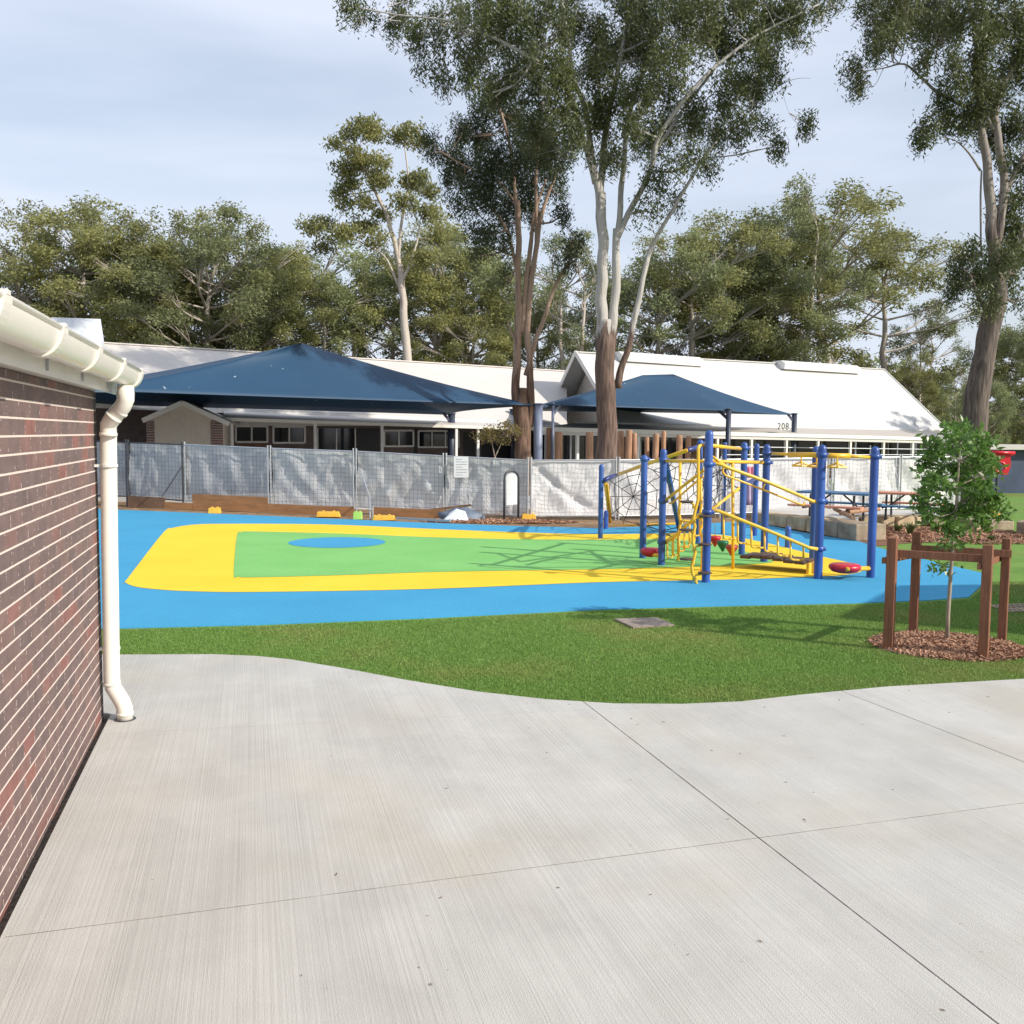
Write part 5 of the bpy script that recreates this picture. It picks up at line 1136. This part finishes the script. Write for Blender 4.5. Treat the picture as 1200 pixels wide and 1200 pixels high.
# background trees : prototypes and copies
def proto_tree(seed, Hh, Wd, kind, leafm):
    rng = np.random.default_rng(seed); random.seed(seed)
    t = thing('background_gum_tree', Vector((0,0,0)), 'x', 'tree', 'trees beyond the school buildings')
    tr = MB(); cents = []; lean = rng.normal(0,.5,2); nst = 1 if kind != 2 else 2
    p_, r_ = [], []
    stems = []
    for s_ in range(nst):
        sg = (-1 if s_ else 1)*(.0 if nst == 1 else 1.6)
        P3, R3 = fine([Vector((sg*.15,0,-.2)), Vector((lean[0]*.3+sg*.6,lean[1]*.3,Hh*.25)), Vector((lean[0]+sg,lean[1],Hh*.5)), Vector((lean[0]*1.3+sg*1.2,lean[1]*1.3,Hh*.72))], [.30,.25,.18,.09], 4, .25, seed+s_)
        tr.tube(P3, R3, 8); stems.append(P3)
    nd = 31 if kind == 1 else (21 if kind == 0 else 19)
    dome = Vector((lean[0], lean[1], Hh*.62)); tips = []
    for q in range(nd):
        th = q*2.399963 + rng.uniform(-.3,.3); u = 1-1.35*(q+.5)/nd           # golden-angle spread, top to lower skirt
        rr = math.sqrt(max(0,1-u*u)); lob = 1+.22*math.sin(th*2+seed)+rng.uniform(-.16,.12); sh = rng.uniform(.62,1.0)
        e = dome + Vector((math.cos(th)*rr*Wd*.5*lob*sh, math.sin(th)*rr*Wd*.5*lob*sh, u*Hh*.36*(lob if u > .3 else 1)*max(sh,.8)))
        if kind != 1 and u < .1 and rng.random() < .35: continue
        tips.append((e, rng.uniform(.8,1.55) if u > -.1 else rng.uniform(.6,1.1)))
    for q in range(9 if kind != 1 else 18):
        a = rng.uniform(0,6.28); tips.append((Vector((lean[0]*.5+math.cos(a)*Wd*rng.uniform(.12,.42), math.sin(a)*Wd*rng.uniform(.12,.42), Hh*rng.uniform(.18,.5))), rng.uniform(.55,1.1)))
    for e, rad in tips:
        st_ = stems[rng.integers(0,nst)]; k = min(range(2,len(st_)), key=lambda i: (st_[i]-e).length + max(0, st_[i].z-e.z+1.5)*1.2); s0 = st_[k]
        mid = (s0+e)/2 + Vector((rng.normal(0,.3), rng.normal(0,.3), -.25)); pq, rq = fine([s0, mid, e], [.085,.055,.02], 3, .25, seed); tr.tube(pq, rq, 5, False)
        sc = subclumps(e, rad, int(6+rad*rad*7), rng, .72); cents.append(sc)
        for z in sc[::3]: tr.tube([mid, (mid+Vector(z))/2+Vector((0,0,.12)), Vector(z)], [.03,.02,.008], 4, False)
    cents = np.concatenate(cents); co = leaves(cents, (.27,.27,.20), rng, 52, .22, .085, .35)
    tr.build('trunk', M['bark_far'] if kind != 2 else M['bark_pale'], t, True)
    me = quick_mesh('crown', co, None, M[leafm]); o = bpy.data.objects.new('crown', me); col.objects.link(o); o.parent = t
    return t, Hh
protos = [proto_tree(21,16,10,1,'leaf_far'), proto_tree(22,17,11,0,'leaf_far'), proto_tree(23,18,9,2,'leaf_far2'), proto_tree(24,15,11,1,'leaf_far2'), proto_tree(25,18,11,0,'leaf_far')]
used = [False]*5
# px, top y, Y, width scale, proto, label
bgt = [
 (15,236,60,1.0,1,'gum at the far left edge above the cream gutter'),
 (75,228,58,1.15,0,'tall dark-limbed gum above the silver roof vent'),
 (118,262,62,.9,3,'gum filling the dip left of the big rounded clump'),
 (165,250,60,1.0,0,'bushy gum above the small gabled shed'),
 (225,246,58,1.1,3,'broad olive gum above the left half of the cream roof'),
 (272,252,61,1.0,1,'gum whose crown stands right of the broad olive one'),
 (312,288,63,1.0,0,'lower gum left of the sail peak'),
 (352,268,66,1.0,3,'gum behind the peak of the large sail'),
 (400,300,64,1.0,2,'gum low behind the right slope of the large sail peak'),
 (445,285,66,1.0,1,'gum behind the slender pale-trunked tree'),
 (520,262,66,1.05,0,'gum right of the slender pale-trunked tree'),
 (560,262,70,1.0,3,'gum left of the peeling stems'),
 (640,330,72,.9,0,'gum between the peeling stems and the big white stems'),
 (668,258,62,.85,2,'gum showing right of the peeling stems'),
 (765,275,64,1.0,3,'gum right of the big white stems'),
 (815,244,64,1.1,4,'golden-olive gum above the left ridge vent'),
 (862,240,66,1.0,0,'gum between the two ridge vents'),
 (905,262,66,.95,3,'pale open gum left of the tall domed crown'),
 (935,205,66,.8,2,'thin gum poking highest left of the domed crown'),
 (990,222,68,1.25,1,'gum with the big domed crown above the right ridge vent'),
 (1045,240,70,1.05,4,'gum forming the right shoulder of the domed crown'),
 (1088,350,72,.75,2,'gum with thin open crown above the right roof end'),
 (1128,415,66,.7,2,'sparse gum left of the gnarled trunk'),
 (1195,380,60,.85,0,'gum right of the gnarled trunk above the navy shed'),
 (1225,350,58,1.0,3,'gum partly cut by the right edge'),
 (1070,415,66,.8,0,'short gum beyond the right end of the hall roof'),
 (880,345,68,1.0,0,'low gum behind the middle of the hall roof'),
 (180,330,60,1.0,0,'low gum behind the left end of the cream roof'),
 (270,335,60,1.0,3,'low gum behind the cream roof left of the sail peak'),
 (545,340,63,1.0,0,'low gum behind the cream roof left of the peeling stems'),
 (1160,430,50,.8,3,'short gum behind the gnarled trunk base'),
]
rngb = random.Random(8)
for px, ty, Y, ws, pi, lab in bgt:
    pt, Hh = protos[pi]; top = at(px, ty, Y)
    if not used[pi]: o = pt; used[pi] = True
    else:
        o = pt.copy(); col.objects.link(o)
        for ch in list(pt.children):
            c = ch.copy(); col.objects.link(c); c.parent = o
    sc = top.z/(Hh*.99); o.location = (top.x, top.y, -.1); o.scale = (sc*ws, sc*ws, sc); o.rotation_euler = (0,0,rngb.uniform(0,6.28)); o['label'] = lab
# far woodland mass
rng = np.random.default_rng(77); cs = []
for k in range(620):
    px = rng.uniform(-140,1340); Y = rng.uniform(84,104); zz = (rng.random()**.8)*(6.0 + 2*math.sin(px*.02)); p = at(px, 500, Y); cs.append(np.array([[p.x, p.y, zz*.98+.3]])+rng.normal(0,1.0,(4,3))*np.array([1,1,.7]))
cs = np.concatenate(cs); co = leaves(cs, (.8,.8,.45), rng, 30, .7, .32, .3)
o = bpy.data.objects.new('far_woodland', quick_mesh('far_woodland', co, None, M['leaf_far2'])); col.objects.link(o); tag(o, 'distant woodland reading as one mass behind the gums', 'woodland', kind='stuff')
# small ornamental tree in front of the cream block
orn_l = [[(582,600,.04),(581,560,.035),(580,535,.03)],[(580,535,.02),(575,515,.012),(565,508,.008)],[(580,535,.02),(590,515,.012),(600,505,.008)]]
big_tree('ornamental_tree', 30, orn_l, [(560,512,9),(572,505,9),(585,500,10),(597,500,8),(604,508,7),(575,515,8),(592,512,8)], 'small tree with yellow-brown leaves in front of the cream building', 'twig', 'leaf_yellow', 15, L0=.08, W0=.04, dens=2.0, spread=.3, sig=(.12,.12,.07), npc=36)

# ------------------------------------------------------------------ staked young tree with guard
tb = gnd(1110,757)
yt = thing('young_tree', tb, 'young staked tree with glossy bright green leaves at the right', 'tree')
Yt = tb.y
tp = [(1110,757,.022),(1111,720,.02),(1113,690,.019),(1115,660,.018),(1117,630,.017),(1120,600,.014),(1122,570,.012),(1124,540,.009),(1126,515,.005)]
pts = [at(a,b,Yt) for a,b,_ in tp]; pts[0].z = -.02
rng = np.random.default_rng(31); br = MB().tube(pts, [c for _,_,c in tp], 10); cents = []; 
cl = [(1095,520,20),(1125,515,22),(1150,520,16),(1110,545,24),(1140,545,26),(1160,548,12),(1085,545,12),(1100,575,24),(1130,575,26),(1156,575,16),(1080,590,8),(1105,600,18),(1135,600,22),(1160,600,14),(1176,601,4),(1115,618,12),(1148,612,14),(1120,505,12),(1150,532,12),(1095,560,14),(1168,584,6),(1090,605,6)]
for (px,py,r) in cl:
    dy = rng.uniform(-.3,.3); c = at(px,py,Yt+dy); rad = r*Yt/F; sc = subclumps(c, rad*.95, int(3+r*.42), rng, .85); cents.append(sc)
    st = min(pts[3:], key=lambda q: (q-c).length + max(0,q.z-c.z)*1.5); m_ = (st+c)/2+Vector((0,0,-.02)); br.tube([st,m_,c],[.007,.005,.003],5)
    for s_ in sc[::2]: br.tube([c, Vector(s_)],[.003,.002],4)
for (px,py) in ((1106,642),(1112,640),(1120,641),(1126,638),(1096,662),(1100,668),(1110,664)): cents.append(np.array([at(px,py,Yt+rng.uniform(-.08,.08))]))
br.tube([at(1115,645,Yt), at(1108,641,Yt)],[.004,.003],4); br.tube([at(1114,668,Yt), at(1098,663,Yt)],[.004,.002],4)
br.build('trunk', M['twig'], yt, True)
cents = np.concatenate(cents); co = leaves(cents, (.05,.05,.04), rng, 14, .085, .034, .15) - np.array(tb)[None,:]
o = bpy.data.objects.new('crown', quick_mesh('crown', co, None, M['leaf_young'])); col.objects.link(o); o.parent = yt
# guard
gd = thing('tree_guard', gnd(1110,760), 'red-brown timber tree guard of four stakes joined by rails', 'tree guard')
stk = {}
for k,(tx,ty,bx,by,w) in dict(fl=(1044,630,1041,761,.105), bl=(1073,623,1070,743,.10), fr=(1158,638.5,1152,772,.105), br=(1179,631,1174,752,.10)).items():
    b = gnd(bx,by); t = at(tx,ty,b.y); w = (14.3 if k[0]=='f' else 12.3)*b.y/F*.76
    pc_ = Vector((b.x,b.y,0)); stk[k] = (pc_, t.z, w)
    MB().box(pc_+Z(t.z/2-.05), (w,w,t.z+.1), R(-33)).build('stake', M['timber'], gd, bevel=.006)
def grail(k0,k1,p0,p1,sy,h=.075):
    a = stk[k0][0].copy(); b = stk[k1][0].copy(); a.z = at(p0[0],p0[1],a.y).z; b.z = at(p1[0],p1[1],b.y).z; d = (xy(b)-xy(a)).normalized(); n = Vector((d.y,-d.x,0))
    off = n*(stk[k0][2]/2+.02)*sy; MB().bar(a-d*.05+off, b+d*.05+off, .035, h).build('rail', M['timber'], gd, bevel=.003)
grail('fl','fr',(1044,649),(1158,656),-1); grail('bl','br',(1071,642),(1181,648),1)
grail('fl','bl',(1044,657),(1073,652),-1,.06); grail('fr','br',(1158,664),(1179,655),-1,.06)
# mulch ring
mc = gnd(1110,757.5); el_ = gnd(1027,757.5); er_ = gnd(1193,757.5); rx = (er_.x-el_.x)/2; mc.x = (er_.x+el_.x)/2; ryy = (gnd(1110,742).y-gnd(1110,774.5).y)/2
mr_ = MB(); vs = [mc+Z(.055)]; 
for ring_k, (f, z) in enumerate(((.5,.05),(.85,.03),(1,.0))):
    for k in range(40): t = 2*math.pi*k/40; vs.append(mc+Vector((rx*f*math.cos(t), ryy*f*math.sin(t), z)))
fs = [(0,1+k,1+(k+1)%40) for k in range(40)]
for q in (0,1):
    for k in range(40): fs.append((1+q*40+k, 1+(q+1)*40+k, 1+(q+1)*40+(k+1)%40, 1+q*40+(k+1)%40))
struct(mr_.add(vs, fs).build('mulch_bed', M['g_mulch'], None, True))
def chips(n, cx, cy, rx, ry, zf, seed, name, label, size=.022, poly=None):
    rng = np.random.default_rng(seed); a = rng.random(n)*2*math.pi; r = np.sqrt(rng.random(n))*1.03
    x = cx+rx*r*np.cos(a); y = cy+ry*r*np.sin(a); z = zf(r)+rng.random(n)*.018
    ax = rng.normal(0,1,(n,3)); ax[:,2] *= .35; ax /= np.linalg.norm(ax,axis=1)[:,None]; s = rng.normal(0,1,(n,3)); s -= (s*ax).sum(1)[:,None]*ax; s /= np.linalg.norm(s,axis=1)[:,None]; s[:,2] *= .6
    l = size*(.5+rng.random(n))[:,None]; w = size*.32*(.5+rng.random(n))[:,None]; c = np.stack([x,y,z],1)
    co = np.stack([c-ax*l-s*w, c+ax*l-s*w, c+ax*l+s*w, c-ax*l+s*w],1).reshape(-1,3)
    o = bpy.data.objects.new(name, quick_mesh(name, co, None, M['chips'])); col.objects.link(o); tag(o, label, 'mulch', kind='stuff')
M['chips'] = leafmat('bark_chips', (.15,.07,.04), (.46,.27,.175), (.6,.42,.3), trans=.0, rough=.8)
chips(9000, mc.x, mc.y, rx, ryy, lambda r: .055*(1-r**2)+.004, 41, 'bark_chips', 'reddish bark chips round the foot of the staked tree')
g0 = gnd(1110,628); chips(5000, g0.x, g0.y, 2.2, 1.6, lambda r: .012+0*r, 42, 'bark_mulch', 'brown bark mulch in the garden bed beyond the tree guard', .04)
g1 = gnd(590,613); chips(2500, gnd(585,612).x, gnd(585,612).y+.2, 1.8, .45, lambda r: .03*(1-r), 43, 'dark_mulch', 'brown leaf mulch at the foot of the fence by the hoop', .04)
# small plants in the bed
def tuft(px, py, h, n, seed, label, mt='leaf_small', w=.012):
    c = gnd(px, py); rng = np.random.default_rng(seed); a = rng.random(n)*2*math.pi; le = .3+.6*rng.random(n); hh = h*(.6+.5*rng.random(n))
    b = np.stack([rng.normal(0,.02,n), rng.normal(0,.02,n), np.zeros(n)],1); tip = b+np.stack([np.cos(a)*le*hh, np.sin(a)*le*hh, hh],1); sd = np.stack([-np.sin(a),np.cos(a),np.zeros(n)],1)*w; mid = (b+tip)/2+np.array([0,0,1])*(h*.12)
    co = np.stack([b-sd*.6, b+sd*.6, mid+sd, mid-sd, mid-sd, mid+sd, tip+sd*.1, tip-sd*.1],1).reshape(-1,3)
    o = bpy.data.objects.new('garden_plant', quick_mesh('garden_plant', co, None, M[mt])); col.objects.link(o); o.location = (c.x,c.y,0); tag(o, label, 'plant', 'young plants in the garden bed')
tuft(1031,620,.2,50,1,'small green plant beside the right-hand blue post'); tuft(1052,624,.2,50,2,'small plant left of the back-left stake'); tuft(1066,627,.28,70,3,'pale strappy plant just above the back-left stake'); tuft(1079,612,.38,90,4,'taller grassy plant in front of the sandstone under the tables')
tuft(1126,631,.2,60,5,'low plant behind the young tree stem'); tuft(1161,635,.14,60,6,'low green plant left of the back-right stake'); tuft(1175,619,.32,90,7,'strappy plant in front of the right sandstone blocks'); tuft(1098,622,.2,60,8,'leafy plant left of the young tree stem'); tuft(1142,618,.28,60,9,'leafy plant right of the young tree stem')
# a few fallen leaves on the slab
rng = np.random.default_rng(9); n = 80; yy_ = 3.5+4.5*rng.random(n); xx_ = -1.0+rng.random(n)*5.2; keep = (xx_ < yy_*.56) & ~inpoly(xx_, yy_, [gnd(60,700)]+G(lawn_edge)+[gnd(1320,700)]); xx_ = xx_[keep]; yy_ = yy_[keep]; n = len(xx_)
a = rng.random(n)*6.28; l_ = (.005+.010*rng.random(n)**2); w_ = l_*.35; c = np.stack([xx_,yy_,np.full(n,.017)],1); d_ = np.stack([np.cos(a),np.sin(a),rng.normal(0,.15,n)],1)*l_[:,None]; e_ = np.stack([-np.sin(a),np.cos(a),rng.normal(0,.3,n)],1)*w_[:,None]
o = bpy.data.objects.new('fallen_leaves', quick_mesh('fallen_leaves', np.stack([c-d_,c+e_,c+d_,c-e_],1).reshape(-1,3), None, mat('dry_leaf', (.16,.10,.06), .8, var=.4))); col.objects.link(o); tag(o, 'small dry leaf scraps scattered on the concrete', 'leaf litter', kind='stuff')
